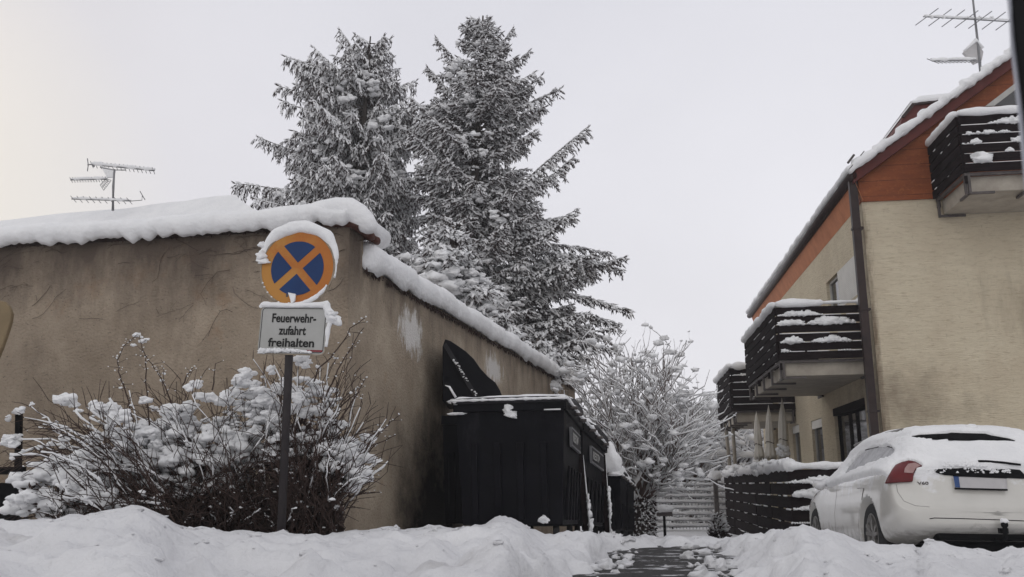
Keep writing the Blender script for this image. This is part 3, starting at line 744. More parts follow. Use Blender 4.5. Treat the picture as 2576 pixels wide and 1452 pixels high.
def wall_extra(nt, tc, mp, base, b):
    o = layer(nt, tc, base, (.53,.45,.335), 1.2, .42, .72)
    o = layer(nt, tc, o, (.36,.29,.205), 8, .52, .68, stretch=(.8, .8, 3.2), amt=.6)
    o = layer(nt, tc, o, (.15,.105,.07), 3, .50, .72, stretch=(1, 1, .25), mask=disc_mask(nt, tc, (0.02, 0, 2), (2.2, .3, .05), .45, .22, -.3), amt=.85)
    o = layer(nt, tc, o, (.30,.25,.18), 1.6, .52, .80, stretch=(1.2, 1.2, .3), mask=disc_mask(nt, tc, (2.6, 0, 3.3), (.7, .3, .8), 1.0, .25, -.15), amt=.7)
    o = layer(nt, tc, o, (.36,.30,.22), 11, .60, .68, stretch=(2, 2, .5), amt=.5)
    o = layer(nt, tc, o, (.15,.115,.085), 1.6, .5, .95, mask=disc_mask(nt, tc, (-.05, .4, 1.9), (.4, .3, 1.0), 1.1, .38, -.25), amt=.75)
    return o
M['cream'] = mat('cream_render', (.64,.565,.43), (.58,.51,.385), .9, 3, 7, .85, 14, stretch=(.5, .5, 4), dist=.02, spec=.1, extra=wall_extra)
def or_extra(nt, tc, mp, base, b):
    s = nt.nodes.new('ShaderNodeSeparateXYZ'); nt.links.new(tc.outputs['Object'], s.inputs[0])
    mth = nt.nodes.new('ShaderNodeMath'); mth.operation = 'FRACT'
    m2 = nt.nodes.new('ShaderNodeMath'); m2.operation = 'MULTIPLY'; m2.inputs[1].default_value = 1/.26
    nt.links.new(s.outputs[2], m2.inputs[0]); nt.links.new(m2.outputs[0], mth.inputs[0])
    lt = nt.nodes.new('ShaderNodeMath'); lt.operation = 'LESS_THAN'; lt.inputs[1].default_value = .045; nt.links.new(mth.outputs[0], lt.inputs[0])
    mx = nt.nodes.new('ShaderNodeMix'); mx.data_type = 'RGBA'; nt.links.new(lt.outputs[0], mx.inputs[0])
    nt.links.new(base, mx.inputs[6]); mx.inputs[7].default_value = (.10,.025,.012, 1)
    o = layer(nt, tc, mx.outputs[2], (.20,.055,.02), 1.6, .40, .66, stretch=(.6, .6, 2))
    o = layer(nt, tc, o, (.40,.145,.045), 16, .55, .68, stretch=(1, 1, 1), amt=.5)
    return layer(nt, tc, o, (.14,.04,.022), 7, .56, .70, stretch=(.7, .7, 2), amt=.6)
M['orange'] = mat('orange_cladding', (.31,.090,.030), (.235,.064,.022), .7, 5, 6, .2, 30, stretch=(.5, .5, 3), extra=or_extra)
M['soffit'] = mat('orange_soffit', (.52,.20,.09), (.42,.15,.065), .75, 4, 5, .2, 20)
M['redboard'] = mat('dark_red_board', (.12,.028,.022), (.08,.02,.018), .7, 5, 5, .2, 20)
M['shutter'] = mat('roller_shutter', (.74,.72,.68), (.66,.64,.60), .6, 3, 4)
vEnd = S(1984, 1100).y      # ground floor wall stops here, recess behind
zsl = S(1966, 997).z
b = MB(); b.box((0, 0, -1.2), (W_, .3, zE)); b.build('gable_wall', M['cream'], house)
def wall_holes(b, u0, u1, v0, v1, z0, z1, holes):
    """side wall slab with rectangular openings (v0,v1,z0,z1)"""
    vs_ = sorted({v0, v1}|{h[0] for h in holes}|{h[1] for h in holes}); zs_ = sorted({z0, z1}|{h[2] for h in holes}|{h[3] for h in holes})
    for i in range(len(vs_)-1):
        for j in range(len(zs_)-1):
            vm = (vs_[i]+vs_[i+1])/2; zm = (zs_[j]+zs_[j+1])/2
            if any(h[0] < vm < h[1] and h[2] < zm < h[3] for h in holes): continue
            b.box((u0, vs_[i], zs_[j]), (u1, vs_[i+1], zs_[j+1]))
def op(xl, xr, yt, yb):   # opening traced on the side plane
    a_ = S(xl, yt); c_ = S(xr, yt); return [c_.y, a_.y, S(xl, yb).z, a_.z]
wU = op(2078, 2158, 712, 775); wU[2] = zsl+.95; wU[0] = .25
wU[3] = S(2115, 676).z
wA = op(1992, 2010, 1073, 1165); wB = op(2040, 2067, 1060, 1166); wD = op(2098, 2178, 1040, 1300)
for h in (wA, wB): h[2] = min(h[2], .9)
wD[2] = -.1; wD[3] = S(2140, 1028).z
print('openings', wU, wA, wB, wD, 'vEnd', vEnd, 'zsl', zsl)
b = MB(); wall_holes(b, 0, .3, .303, vEnd, -1.2, zsl, [tuple(wA), tuple(wB), tuple(wD)])
wall_holes(b, 0, .3, .303, Lh, zsl+.0, zE, [tuple(wU)])
b.box((1.6, vEnd+.05, -1.2), (1.9, Lh, zsl)); b.box((.3, vEnd-.3, -1.2), (1.9, vEnd-.003, zsl)); b.box((0, Lh-.35, -1.2), (.3, Lh, zsl))
b.build('side_wall', M['cream'], house)
b = MB(); b.box((.3, Lh-.3, -1.2), (W_, Lh, zE)); b.box((W_-.3, .3, -1.2), (W_, Lh-.3, zE)); b.build('rear_wall', M['cream'], house)
# gable cladding
zt_ = lambda u: roofz(u)-.13
b = MB(); b.prism([(-.03, zE-.0), (W_+.03, zE), (W_+.03, zE+.02), (uR, zt_(uR)), (-.03, max(zE+.05, zt_(-.03)))], -.035, .2)
b.build('cladding', M['orange'], house)
# roof: two slabs with rake boards
uE = rk0.x; th = .13
def slab(b, u0, u1, v0, v1, zf, t0, t1):
    b.hexa([(u0, v0, zf(u0)+t0), (u1, v0, zf(u1)+t0), (u1, v1, zf(u1)+t0), (u0, v1, zf(u0)+t0),
            (u0, v0, zf(u0)+t1), (u1, v0, zf(u1)+t1), (u1, v1, zf(u1)+t1), (u0, v1, zf(u0)+t1)])
rz2 = lambda u: roofz(2*uR-u)
b = MB(); slab(b, uE, uR-.002, -.12, Lh+.2, roofz, -.12, -.01); slab(b, uR+.002, 2*uR-uE, -.12, Lh+.2, rz2, -.12, -.01)
rf = b.build('roof', M['tile'], house)
b = MB(); slab(b, uE-.03, uR, -.20, -.123, roofz, -.17, .0); 
slab(b, uR+.003, 2*uR-uE, -.20, -.123, rz2, -.17, 0); b.build('rake_board', M['redboard'], house)
b = MB(); k = 0; u = uE
while u < uR-.3:
    slab(b, u, u+.31, -.235, .1, roofz, .002, .035+.01*(k % 2)); u += .315; k += 1
b.build('edge_tiles', M['terracotta'], rf)
# snow on the roof with overlapping lumps on the rake
b = MB(); nu, nv = 90, 60; v = []
for i in range(nu+1):
    for j in range(nv+1):
        u = uE-.10+(uR-uE+.10)*i/nu; vv = -.26+(Lh+.5)*(j/nv)**1.5
        k_ = min(1, j/2.0)*min(1, i/1.5); tt = (u-uE)/.37; fr_ = tt-math.floor(tt)
        h = .04+(.10+.035*(1-fr_))*k_ + .03*nse((u*2.3, vv*2.3, 3))+.018*nse((u*8, vv*8, 2))
        if j == 0: h = .035
        v.append((u, vv-.03*(1-fr_)*(j < 3), roofz(u)+h))
b.add(v, [(i*(nv+1)+j, (i+1)*(nv+1)+j, (i+1)*(nv+1)+j+1, i*(nv+1)+j+1) for i in range(nu) for j in range(nv)], True)
slab(b, uR, 2*uR-uE, -.2, Lh, rz2, .01, .14)
pts = []; rd = []
for i in range(150):
    u = uE-.12+(uR-uE)*i/149; tt = (u-uE)/.37; fr_ = tt-math.floor(tt)
    pts.append(Vector((u, -.235, roofz(u)+.075+.03*(1-fr_)))); rd.append(.058+.030*(1-fr_)+.012*nse((u*3, 0, 0)))
b.tube(pts, rd, n=10, lump=.45, fr=9)
pts = [Vector((uE-.08, -.2+(Lh+.4)*i/120, roofz(uE)+.065)) for i in range(121)]
b.tube(pts, [.06+.025*nse((i*.2, 3, 0)) for i in range(121)], n=9, lump=.5, fr=5)
b.build('snow', M['snow'], rf)
b = MB(); b.tube([Vector((uE-.12, -.3, roofz(uE)+.12)), Vector((uE+.0, -.26, roofz(uE)+.27))], .02, n=6); b.tube([Vector((uE-.12, -.3, roofz(uE)+.0)), Vector((uE+.17, -.24, roofz(uE)+.33))], .008, n=5); b.build('snow_guard', M['steel'], rf)
# soffit, fascia, gutter, downpipe
zo = roofz(uE)-.15
b = MB(); b.hexa([(uE+.01, -.12, zo), (-.003, -.12, zE-.01), (-.003, Lh, zE-.01), (uE+.01, Lh, zo), (uE+.01, -.12, zo+.02), (-.003, -.12, zE+.01), (-.003, Lh, zE+.01), (uE+.01, Lh, zo+.02)])
b.build('soffit', M['soffit'], house)
b = MB(); b.tube([Vector((uE-.04, -.2, roofz(uE)-.06)), Vector((uE-.04, Lh+.15, roofz(uE)-.06))], .075, n=12); b.box((uE-.01, -.12, zo+.022), (uE+.009, Lh, roofz(uE)-.02)); b.build('gutter', M['brown_pipe'], house)
b = MB()
pa = G(2143, 446, -.06); pb2 = G(2204, 1140, -.06)
b.beam(pa, pb2, .125, .10, up=(0, 1, 0))
for t_ in (.2, .5, .86): q = pa.lerp(pb2, t_); b.box((q.x-.075, q.y-.06, q.z), (q.x+.10, q.y+.06, q.z+.035))
b.build('downpipe', M['brown_pipe'], house)
# gable window (slanted top)
q = [G(2478, 268, -.05), G(2560, 205, -.05)]; q2 = [G(2500, 268, -.05), G(2560, 222, -.05)]
b = MB(); b.prism([(q[0].x, q[0].z), (q[1].x+.9, q[0].z), (q[1].x+.9, q[1].z+.5), (q[1].x, q[1].z)], -.06, .0); fr = b.build('gable_window', M['white_paint'], house)
b = MB(); b.prism([(q2[0].x, q2[0].z+.0), (q2[1].x+.8, q2[0].z), (q2[1].x+.8, q2[1].z+.3), (q2[1].x, q2[1].z)], -.075, -.0602); b.build('pane', M['glass'], fr)
# dormer
dv = 3.2
dp = [G(2266, 311, dv), G(2270, 296, dv), G(2297, 263, dv), G(2480, 246, dv), G(2480, 360, dv), G(2290, 322, dv)]
b = MB(); b.prism([(p.x, p.z) for p in dp], dv, dv+2.6); do = b.build('dormer', M['redboard'], house)
b = MB(); b.beam(dp[1]+Vector((0,-.03,0)), dp[2]+Vector((0,-.03,0)), .06, .06, (0,1,0)); b.beam(dp[2]+Vector((0,-.03,0)), dp[3]+Vector((0,-.03,0)), .05, .05, (0,1,0)); b.build('trim', M['brown_pipe'], do)
b = MB(); a_, c_ = dp[2], dp[3]; pts = []
v = []
for i in range(25):
    t_ = i/24; p = a_.lerp(c_, t_)
    for j, (o_, h_) in enumerate(((-.07, .02), (-.09, .07), (-.05, .15), (.05, .19), (2.6, .19), (2.6, .02))):
        k_ = .4+.6*min(1, i/2.5); v.append((p.x-.04*(i == 0), dv+o_, p.z+h_*k_+.02*nse((i*.4, j, 1))))
b.add(v, [(i*6+j, (i+1)*6+j, (i+1)*6+(j+1) % 6, i*6+(j+1) % 6) for i in range(24) for j in range(6)]+[(5, 4, 3, 2, 1, 0)], True)
b.build('snow', M['snow'], do)
# ---- windows of the side wall
def window(h, name, kind):
    v0, v1, z0, z1 = h; e = None; f = MB(); t_ = .05
    for bx in ((v0, v0+t_, z0, z1), (v1-t_, v1, z0, z1), (v0+t_, v1-t_, z1-t_, z1), (v0+t_, v1-t_, z0, z0+t_)):
        f.box((.06, bx[0]+.002, bx[2]+.002), (.13, bx[1]-.002, bx[3]-.002))
    vm = []
    if kind == 'door': vm = [v0+(v1-v0)*.40, v0+(v1-v0)*.62]
    if kind == 'upper': vm = [v0+(v1-v0)*.66]
    for q_ in vm: f.box((.065, q_-.045, z0+t_), (.125, q_+.045, z1-t_))
    fo = f.build(name, M['white_paint'] if kind != 'door' else M['dark_wood'], house)
    g_ = MB(); g_.box((.09, v0+t_, z0+t_), (.10, v1-t_, z1-t_)); g_.build('pane', M['glass'], fo)
    if kind in ('upper',):
        s = MB(); q_ = vm[0]-.03; n = 20
        for k in range(n):
            za = z0+(z1-z0)*k/n; zb = z0+(z1-z0)*(k+1)/n
            s.box((-.004, v0+.01, za), (.03, q_, zb-.006)); 
        s.box((.018, v0+.01, z0), (.028, q_, z1)); s.build('roller_shutter', M['shutter'], fo)
    if kind == 'narrow':
        s = MB(); s.box((.01, v0+.01, z1-.18), (.055, v1-.01, z1-.01)); s.build('shutter_box', M['shutter'], fo)
        s = MB(); s.box((-.03, v0-.05, z0-.04), (.06, v1+.05, z0)); s.build('sill', M['concrete'], fo)
    if kind == 'door':
        s = MB(); s.box((-.02, v0, z1-.04), (.058, v1, z1+.10)); s.build('lintel', M['dark_wood'], fo)
window(wU, 'window', 'upper'); window(wA, 'window', 'narrow'); window(wB, 'window', 'narrow'); window(wD, 'terrace_door', 'door')
for dvv, hh in ((vEnd+.6, 1.0), (vEnd+2.0, .5)):
    f = MB(); f.box((1.56, dvv, -.3), (1.598, dvv+hh, 1.9)); fo = f.build('window', M['white_paint'], house)
    f = MB(); f.box((1.54, dvv+.08, -.2), (1.558, dvv+hh-.08, 1.8)); f.build('pane', M['glass'], fo)
b = MB(); 
for k in range(16): b.box((1.50, vEnd+.1, .2+.1*k), (1.535, vEnd+.5, .28+.1*k))
b.build('louvre', M['shutter'], house)
# ---- balconies
def balcony(u0, u1, v0, v1, ztop, zbot, sides, name, nb=6, heaps=(), slabz=.22, brk=(), capt=.09, wallside='u', seed=1, capskip=None):
    rs = random.Random(seed)
    zs0 = zbot-.04
    s = MB(); ins = .10
    uu0, uu1, vv0, vv1 = u0+(ins if 'u0' in sides else 0), u1-(ins if 'u1' in sides else 0), v0+(ins if 'v0' in sides else 0), v1-(ins if 'v1' in sides else 0)
    s.box((uu0, vv0, zs0-slabz), (uu1, vv1, zs0))
    e = s.build(name, M['concrete'], house, .01)
    r = MB(); pitch = (ztop-zbot)/nb; gap = .026; sn = MB()
    segs = []
    if 'v0' in sides: segs.append((Vector((u0, v0, 0)), Vector((u1, v0, 0)), Vector((0, -1, 0))))
    if 'u0' in sides: segs.append((Vector((u0, v1, 0)), Vector((u0, v0, 0)), Vector((-1, 0, 0))))
    if 'v1' in sides: segs.append((Vector((u0, v1, 0)), Vector((u1, v1, 0)), Vector((0, 1, 0))))
    for a_, c_, n_ in segs:
        ln = (c_-a_).length; d = (c_-a_).normalized()
        for k in range(nb):
            z = zbot+pitch*k; jt = rs.uniform(-.004, .004)
            r.hexa([a_+n_*(.0+jt)+Vector((0,0,z)), c_+n_*(.0+jt)+Vector((0,0,z)), c_+n_*(.035+jt)+Vector((0,0,z)), a_+n_*(.035+jt)+Vector((0,0,z)),
                    a_+n_*(.0+jt)+Vector((0,0,z+pitch-gap)), c_+n_*(.0+jt)+Vector((0,0,z+pitch-gap)), c_+n_*(.035+jt)+Vector((0,0,z+pitch-gap)), a_+n_*(.035+jt)+Vector((0,0,z+pitch-gap))])
            # thin snow on the board tops
            if k < nb-1 and abs(n_.y) > .5:
                t0 = .03
                while t0 < ln-.1:
                    t1 = min(ln-.03, t0+rs.uniform(.3, 1.1)); zz_ = z+pitch-gap
                    sn.tube([a_+d*t0+n_*.02+Vector((0,0,zz_+.004)), a_+d*t1+n_*.02+Vector((0,0,zz_+.004))], rs.uniform(.010, .016), n=6, fl=.8); t0 = t1+rs.uniform(.02, .15)
            if k < nb-1 and abs(n_.x) > .5:
                for q_ in range(int(ln*2.6)):
                    t0 = rs.random()*ln*.96; t1 = t0+rs.uniform(.03, .4)*min(1, ln/3)
                    if rs.random() < .5: sn.tube([a_+d*t0+n_*.032+Vector((0,0,z+pitch-gap)), a_+d*min(ln, t1)+n_*.032+Vector((0,0,z+pitch-gap))], rs.uniform(.005, .012), n=5, lump=.5)
        npst = max(2, int(ln/1.0)+1)
        for k in range(npst):
            p = a_+d*(.04+(ln-.08)*k/(npst-1))-n_*.03
            r.beam(p+Vector((0,0,zs0-.12)), p+Vector((0,0,ztop-.03)), .05, .05, (0, 1, 0))
    r.build('railing', M['dark_wood'], e)
    # brackets
    k_ = MB()
    for a_, c_, n_ in segs:
        ln = (c_-a_).length; d = (c_-a_).normalized(); nb_ = max(2, int(ln/.8)+1)
        for k in range(nb_):
            p = a_+d*(.06+(ln-.12)*k/(nb_-1))
            k_.beam(p-n_*.02+Vector((0,0,zs0+.06)), p-n_*.02+Vector((0,0,zs0-slabz-.05)), .035, .045, (0, 1, 0))
            k_.beam(p-n_*.02+Vector((0,0,zs0-slabz-.03)), p-n_*.42+Vector((0,0,zs0-slabz-.03)), .035, .035)
        k_.beam(a_+Vector((0,0,zs0+.012))-n_*.03, c_+Vector((0,0,zs0+.012))-n_*.03, .05, .045)
    k_.build('bracket', M['steel'], e)
    # snow heaps caught behind the boards: (segment, t0, t1, board, height)
    for sg, t0, t1, kb, hh in heaps:
        a_, c_, n_ = segs[sg]; ln = (c_-a_).length; d = (c_-a_).normalized(); nn = int((t1-t0)*ln/.035)
        for k in range(nn+1):
            f_ = k/max(1, nn); t_ = (t0+(t1-t0)*f_)*ln
            r_ = max(.014, hh*.5*(.25+.75*math.sin(math.pi*f_)**.8)*(.8+.4*rs.random()))
            sn.blob(a_+d*t_+n_*(.045)+Vector((0,0,zbot+pitch*(kb+1)-gap+r_*.7)), r_, 2, .7, (1.3, .75, .8))
    # cap
    for a_, c_, n_ in segs:
        ln = (c_-a_).length; d = (c_-a_).normalized(); nn = int(ln/.05)
        pts = [a_+d*(ln*k/nn)+n_*.02+Vector((0,0,ztop+capt*.30)) for k in range(nn+1)]
        rr = [capt*(.80+.35*nse((k*.12, seed, 0)))*min(1, .55+k/4)*min(1, .55+(nn-k)/4) for k in range(nn+1)]
        if capskip and abs(n_.y) > .5:
            rr = [q*(capskip[2] if capskip[0] < k/nn < capskip[1] else 1) for k, q in enumerate(rr)]
        sn.tube(pts, rr, n=12, lump=.25, fl=.75, fr=6)
    # snow lying on the balcony floor is hidden; keep a thin sheet
    sn.build('snow', M['snow'], e)
    return e
v0 = .35
q0 = G(1953, 771, v0); qb = G(1959, 906, v0); zt1 = q0.z; zb1 = qb.z; ub = (q0.x+qb.x)/2
vf = S(1876, 866, ub).y
print('balc1', ub, zt1, zb1, vf)
b1 = balcony(ub, -.003, v0, vf, zt1, zb1, ('v0', 'u0', 'v1'), 'balcony', heaps=((0,.02,.50,4,.10),(0,.01,.30,3,.11),(0,.34,.86,3,.14),(0,.03,.28,1,.12),(0,.38,.80,1,.11),(0,.03,.12,0,.06),(0,.66,.78,0,.04)), seed=4, capt=.12, capskip=(.52, .9, .35))
ub2 = ub; v2 = S(1840, 970, ub).y; vf2 = S(1807, 1000, ub).y
zt2 = S(1839, 923, ub).z; zb2 = S(1848, 1031, ub).z
print('balc2', v2, vf2, zt2, zb2)
b2 = balcony(ub, -.003, v2, vf2, zt2, zb2, ('v0', 'u0', 'v1'), 'balcony', heaps=((0,.05,.4,4,.05),(0,.1,.7,3,.06)), seed=5, capt=.13)
b2['label'] = 'farther first floor balcony'
g0 = G(2336, 371); vfu = S(2408, 288, g0.x).y; zb3 = G(2350, 503).z
print('balc3', g0, vfu, zb3)
e3_ = balcony(g0.x, g0.x+4.2, vfu, -.04, g0.z, zb3, ('v0', 'u0'), 'balcony', heaps=((0,.10,.28,4,.10),(0,.02,.04,3,.05),(0,.045,.07,3,.06),(0,.075,.12,3,.08),(0,.13,.165,3,.05),(0,.005,.02,2,.05),(0,.03,.06,2,.09),(0,.15,.17,1,.09),(0,.04,.085,0,.19),(0,.17,.24,2,.1)), slabz=.24, capt=.11, seed=8)
# posts carrying the far balcony
for (x0, y0, x1, y1, Y_) in ((1824, 1064, 1839, 1178, 24.8), (1842, 1062, 1852, 1176, 24.2)):
    b = MB(); b.tube([loc(P(x0, y0-6, Y_)), loc(P(x1, y1+30, Y_))], .045, n=10); b.build('support_post', M['concrete'], house)
# ---- antennas on the roofs
def yagi(name, p, q, nel, el, ed, snow, par, T_, m_='antenna', r=.012, er=.006, sth=.034):
    p, q = T_(p), T_(q); b = MB(); b.tube([p, q], r, n=6); ed = Vector(ed).normalized()
    for k in range(nel):
        c = p.lerp(q, (k+.3)/(nel-.4)) if nel > 1 else p
        b.tube([c-ed*el*.5, c+ed*el*.5], er, n=5)
    o = b.build(name, M[m_], par)
    if snow:
        b = MB(); n = 30; b.tube([p.lerp(q, k/n)+Vector((0, 0, sth*.9)) for k in range(n+1)], [sth*(.85+.3*random.random())*min(1, .6+k/6)*min(1, .6+(n-k)/6) for k in range(n+1)], n=9, lump=.9, fr=7)
        b.build('snow', M['snow'], o)
    return o
# right antenna
YA = 19.2
mb_ = P(2470, 215, YA); ant = empty('roof_antenna', mb_, 0, 'tall television antenna with frosted crossbars above the orange gable, right edge of the photo', 'antenna')
Tm = lambda q: q-mb_
b = MB(); b.tube([Tm(P(2470, 215, YA)), Tm(P(2460, 110, YA)), Tm(P(2443, -40, YA))], [.035, .028, .02], n=8); b.build('mast', M['antenna'], ant)
yagi('crossbar', P(2322, 42, YA+.3), P(2545, 55, YA-.3), 7, .62, (.80, -.2, .55), False, ant, Tm, r=.014, er=.011)
b = MB(); b.tube([Tm(P(2325+k*6, 40+k*.3, YA))+Vector((0,0,.01)) for k in range(36)], [.018+.008*random.random() for k in range(36)], n=6, lump=.5); 
for k in range(6): b.blob(Tm(P(2345+k*30, 44, YA)), .035, 2, .7, (1, 1, .8))
b.build('snow', M['snow'], ant)
yagi('crossbar', P(2344, 154, YA), P(2456, 151, YA-.2), 12, .30, (.5, -.4, -.5), True, ant, Tm, er=.010, sth=.036)
tri = [P(2424, 131, YA), P(2455, 104, YA), P(2474, 130, YA), P(2470, 152, YA), P(2452, 160, YA)]
b = MB(); vv = [Tm(p) for p in tri]; b.add(vv+[p+Vector((0, .08, 0)) for p in vv], [(0,1,2,3,4),(9,8,7,6,5)]+[(i, i+5, (i+1) % 5+5, (i+1) % 5) for i in range(5)]); b.build('reflector', M['plate_white'], ant)
b = MB(); b.tube([Tm(P(2424, 129, YA)), Tm(P(2455, 101, YA)), Tm(P(2472, 122, YA))], [.02, .05, .04], n=8, lump=.4); b.build('snow', M['snow'], ant)
# neighbour's snowy roof and its antenna on the left
YN = 19.0
na = P(590, 490, YN); nb_ = P(-300, 512, YN+2.6); nc = P(700, 560, YN-2.2); 
nh = empty('neighbour_house', Vector((na.x-3, na.y, 0)), 0, 'neighbouring house whose hipped roof, all white with snow, shows above the long eave', 'house')
To = lambda q: q-nh.location
b = MB(); rid0 = To(na); rid1 = To(nb_); rid1.z = rid0.z-.05
e0 = rid0+Vector((3.0, -3.2, -2.5)); e1 = rid1+Vector((-1, -3.4, -2.5)); f0 = rid0+Vector((3.0, 3.2, -2.5)); f1 = rid1+Vector((-1, 3.2, -2.5))
n = 30
def grid(b, a, b_, c, d, n=24, m=14, amp=.05):
    v = []
    for i in range(n+1):
        for j in range(m+1):
            s_, t_ = i/n, j/m; p = (a*(1-s_)+b_*s_)*(1-t_)+(d*(1-s_)+c*s_)*t_
            k = amp*nse(p, 1.1)*math.sin(math.pi*t_)**.3*0+amp*nse(p, 1.1)
            v.append(p+Vector((0, 0, k)))
    b.add(v, [(i*(m+1)+j, (i+1)*(m+1)+j, (i+1)*(m+1)+j+1, i*(m+1)+j+1) for i in range(n) for j in range(m)], True)
grid(b, e1, e0, rid0, rid1); grid(b, e0, f0, rid0, rid0); grid(b, f0, f1, rid1, rid0)
b.build('snow_covered_roof', M['snow'], nh)
b = MB(); b.box((rid1.x, rid0.y-2.9, 0), (rid0.x+2.7, rid0.y+2.9, e0.z+.1)); b.build('wall', M['cream'], nh)
YB = 19.2
mb2 = P(284, 530, YB); an2 = empty('roof_antenna', mb2, 0, 'television antenna with three snow-laden bars on the white roof at left', 'antenna')
T2_ = lambda q: q-mb2
b = MB(); b.tube([T2_(P(284, 530, YB)), T2_(P(285, 470, YB)), T2_(P(288, 426, YB))], [.03, .028, .018], n=8)
b.tube([T2_(P(252, 421.5, YB)), T2_(P(287, 428, YB)), T2_(P(317, 428, YB))], .010, n=6); b.build('mast', M['antenna'], an2)
yagi('crossbar', P(228, 414, YB), P(389, 430, YB), 16, .16, (.3, .3, -.8), True, an2, T2_, er=.007, sth=.036)
b = MB(); b.tube([T2_(P(220, 399, YB)), T2_(P(222, 415, YB)), T2_(P(220, 431, YB))], .010, n=6); b.tube([T2_(P(220, 415, YB)), T2_(P(228, 414, YB))], .012, n=6); b.blob(T2_(P(235, 418, YB)), .03, 2, .3); b.build('reflector', M['antenna'], an2)
yagi('crossbar', P(177, 453, YB), P(270, 451, YB), 14, .13, (.4, .3, -.8), True, an2, T2_, er=.007, sth=.030)
yagi('crossbar', P(180, 501, YB), P(330, 506, YB), 10, .18, (.5, .3, -.6), True, an2, T2_, er=.007, sth=.026)
b = MB(); b.tube([T2_(P(330, 506, YB)), T2_(P(357, 504, YB)), T2_(P(358, 493, YB))], .009, n=5); b.tube([T2_(P(352, 481, YB)), T2_(P(365, 503, YB))], .009, n=5); b.build('dipole', M['antenna'], an2)
vv = [T2_(P(x_, y_, YB)) for x_, y_ in ((253, 417), (289, 427), (284, 445), (268, 446))]
b = MB(); b.add(vv+[p+Vector((0, .06, 0)) for p in vv], [(0,1,2,3),(7,6,5,4)]+[(i, i+4, (i+1) % 4+4, (i+1) % 4) for i in range(4)]); b.build('snow', M['snow'], an2)
b = MB(); g0_ = [(252, 465), (261, 479), (280, 454), (267, 450)]
for k in range(7):
    f_ = k/6; p = T2_(P(252+(267-252)*f_, 465+(450-465)*f_, YB)); q = T2_(P(261+(280-261)*f_, 479+(454-479)*f_, YB)); b.tube([p, q], .006, n=4)
for f_ in (0, .5, 1): b.tube([T2_(P(252+9*f_, 465+14*f_, YB)), T2_(P(267+13*f_, 450+4*f_, YB))], .006, n=4)
b.build('grid_reflector', M['antenna'], an2)
# ================================================================== TERRACE
tf = empty('terrace_fence', HO, -TH, 'dark slatted wooden fence round the terrace, snow on every board, in front of the car', 'fence')
vt = -.75; tc0 = G(1983, 1178, vt); tcb = -.75
utr = .9; sf = S(1820, 1188, tc0.x); 
print('terrace', tc0, sf)
nb = 7; ztp = tc0.z; zbt = -.55; pitch = (ztp-zbt)/nb
b = MB(); sn = MB(); rs = random.Random(3)
for k in range(nb):
    z = zbt+pitch*k; b.box((tc0.x, vt+rs.uniform(-.006, .006), z), (utr, vt+.035, z+pitch-.022))
    vv = vt+.037; 
    while vv < sf.y:
        v1 = min(sf.y, vv+1.9); zd = -.0; b.box((tc0.x+rs.uniform(-.008, .008), vv, z), (tc0.x+.04, v1-.03, z+pitch-.022)); vv = v1
for k in range(8):
    vv = vt+.1+(sf.y-vt-.1)*k/7; b.box((tc0.x+.045, vv, -1.2), (tc0.x+.12, vv+.08, ztp-.02))
for uu in (tc0.x+.045, utr-.1, tc0.x+1.0): b.box((uu, vt+.04, -1.2), (uu+.08, vt+.12, ztp-.02))
b.build('boards', M['dark_wood'], tf)
for kb, u0_, u1_, hh in ((5, .04, .36, .11), (4, .02, .34, .17), (4, .30, .40, .20), (3, .02, .26, .09), (2, .0, .3, .03), (5, .40, .8, .14), (1, .03, .07, .05), (5, .0, .05, .06), (4, .5, .9, .1)):
    nn = int((u1_-u0_)*(utr-tc0.x)/.035)
    for k in range(nn+1):
        f_ = k/max(1, nn); uu = tc0.x+(utr-tc0.x)*(u0_+(u1_-u0_)*f_); r_ = max(.015, hh*.5*(.4+.6*math.sin(math.pi*f_))*(.7+.5*rs.random()))
        sn.blob((uu, vt-.02, zbt+pitch*kb+pitch-.02-pitch*0+r_*.6), r_, 2, .6, (1.2, .8, .85))
pts = [Vector((tc0.x+(utr-tc0.x)*k/40, vt+.02, ztp+.03)) for k in range(41)]; sn.tube(pts, [.055+.02*nse((k*.3, 1, 0)) for k in range(41)], n=10, lump=.3)
pts = [Vector((tc0.x+.02, vt+(sf.y-vt)*k/110, ztp+.05)) for k in range(111)]; sn.tube(pts, [.09+.05*nse((k*.2, 7, 0)) for k in range(111)], n=10, lump=.45, fr=5)
for k in range(60): vv = vt+.4+(sf.y-vt-.4)*random.random(); sn.blob((tc0.x+random.uniform(-.12, .15), vv, ztp+random.uniform(-.03, .15)), random.uniform(.03, .09), 2, .7)
for k in range(45):
    vv = vt+(sf.y-vt)*random.random()**1.5; kb = rs.randint(0, nb-2); sn.tube([Vector((tc0.x-.012, vv, zbt+pitch*(kb+1)-.015)), Vector((tc0.x-.012, min(sf.y, vv+rs.uniform(.05, .5)), zbt+pitch*(kb+1)-.015))], rs.uniform(.006, .014), n=5, lump=.5)
sn.build('snow', M['snow'], tf)
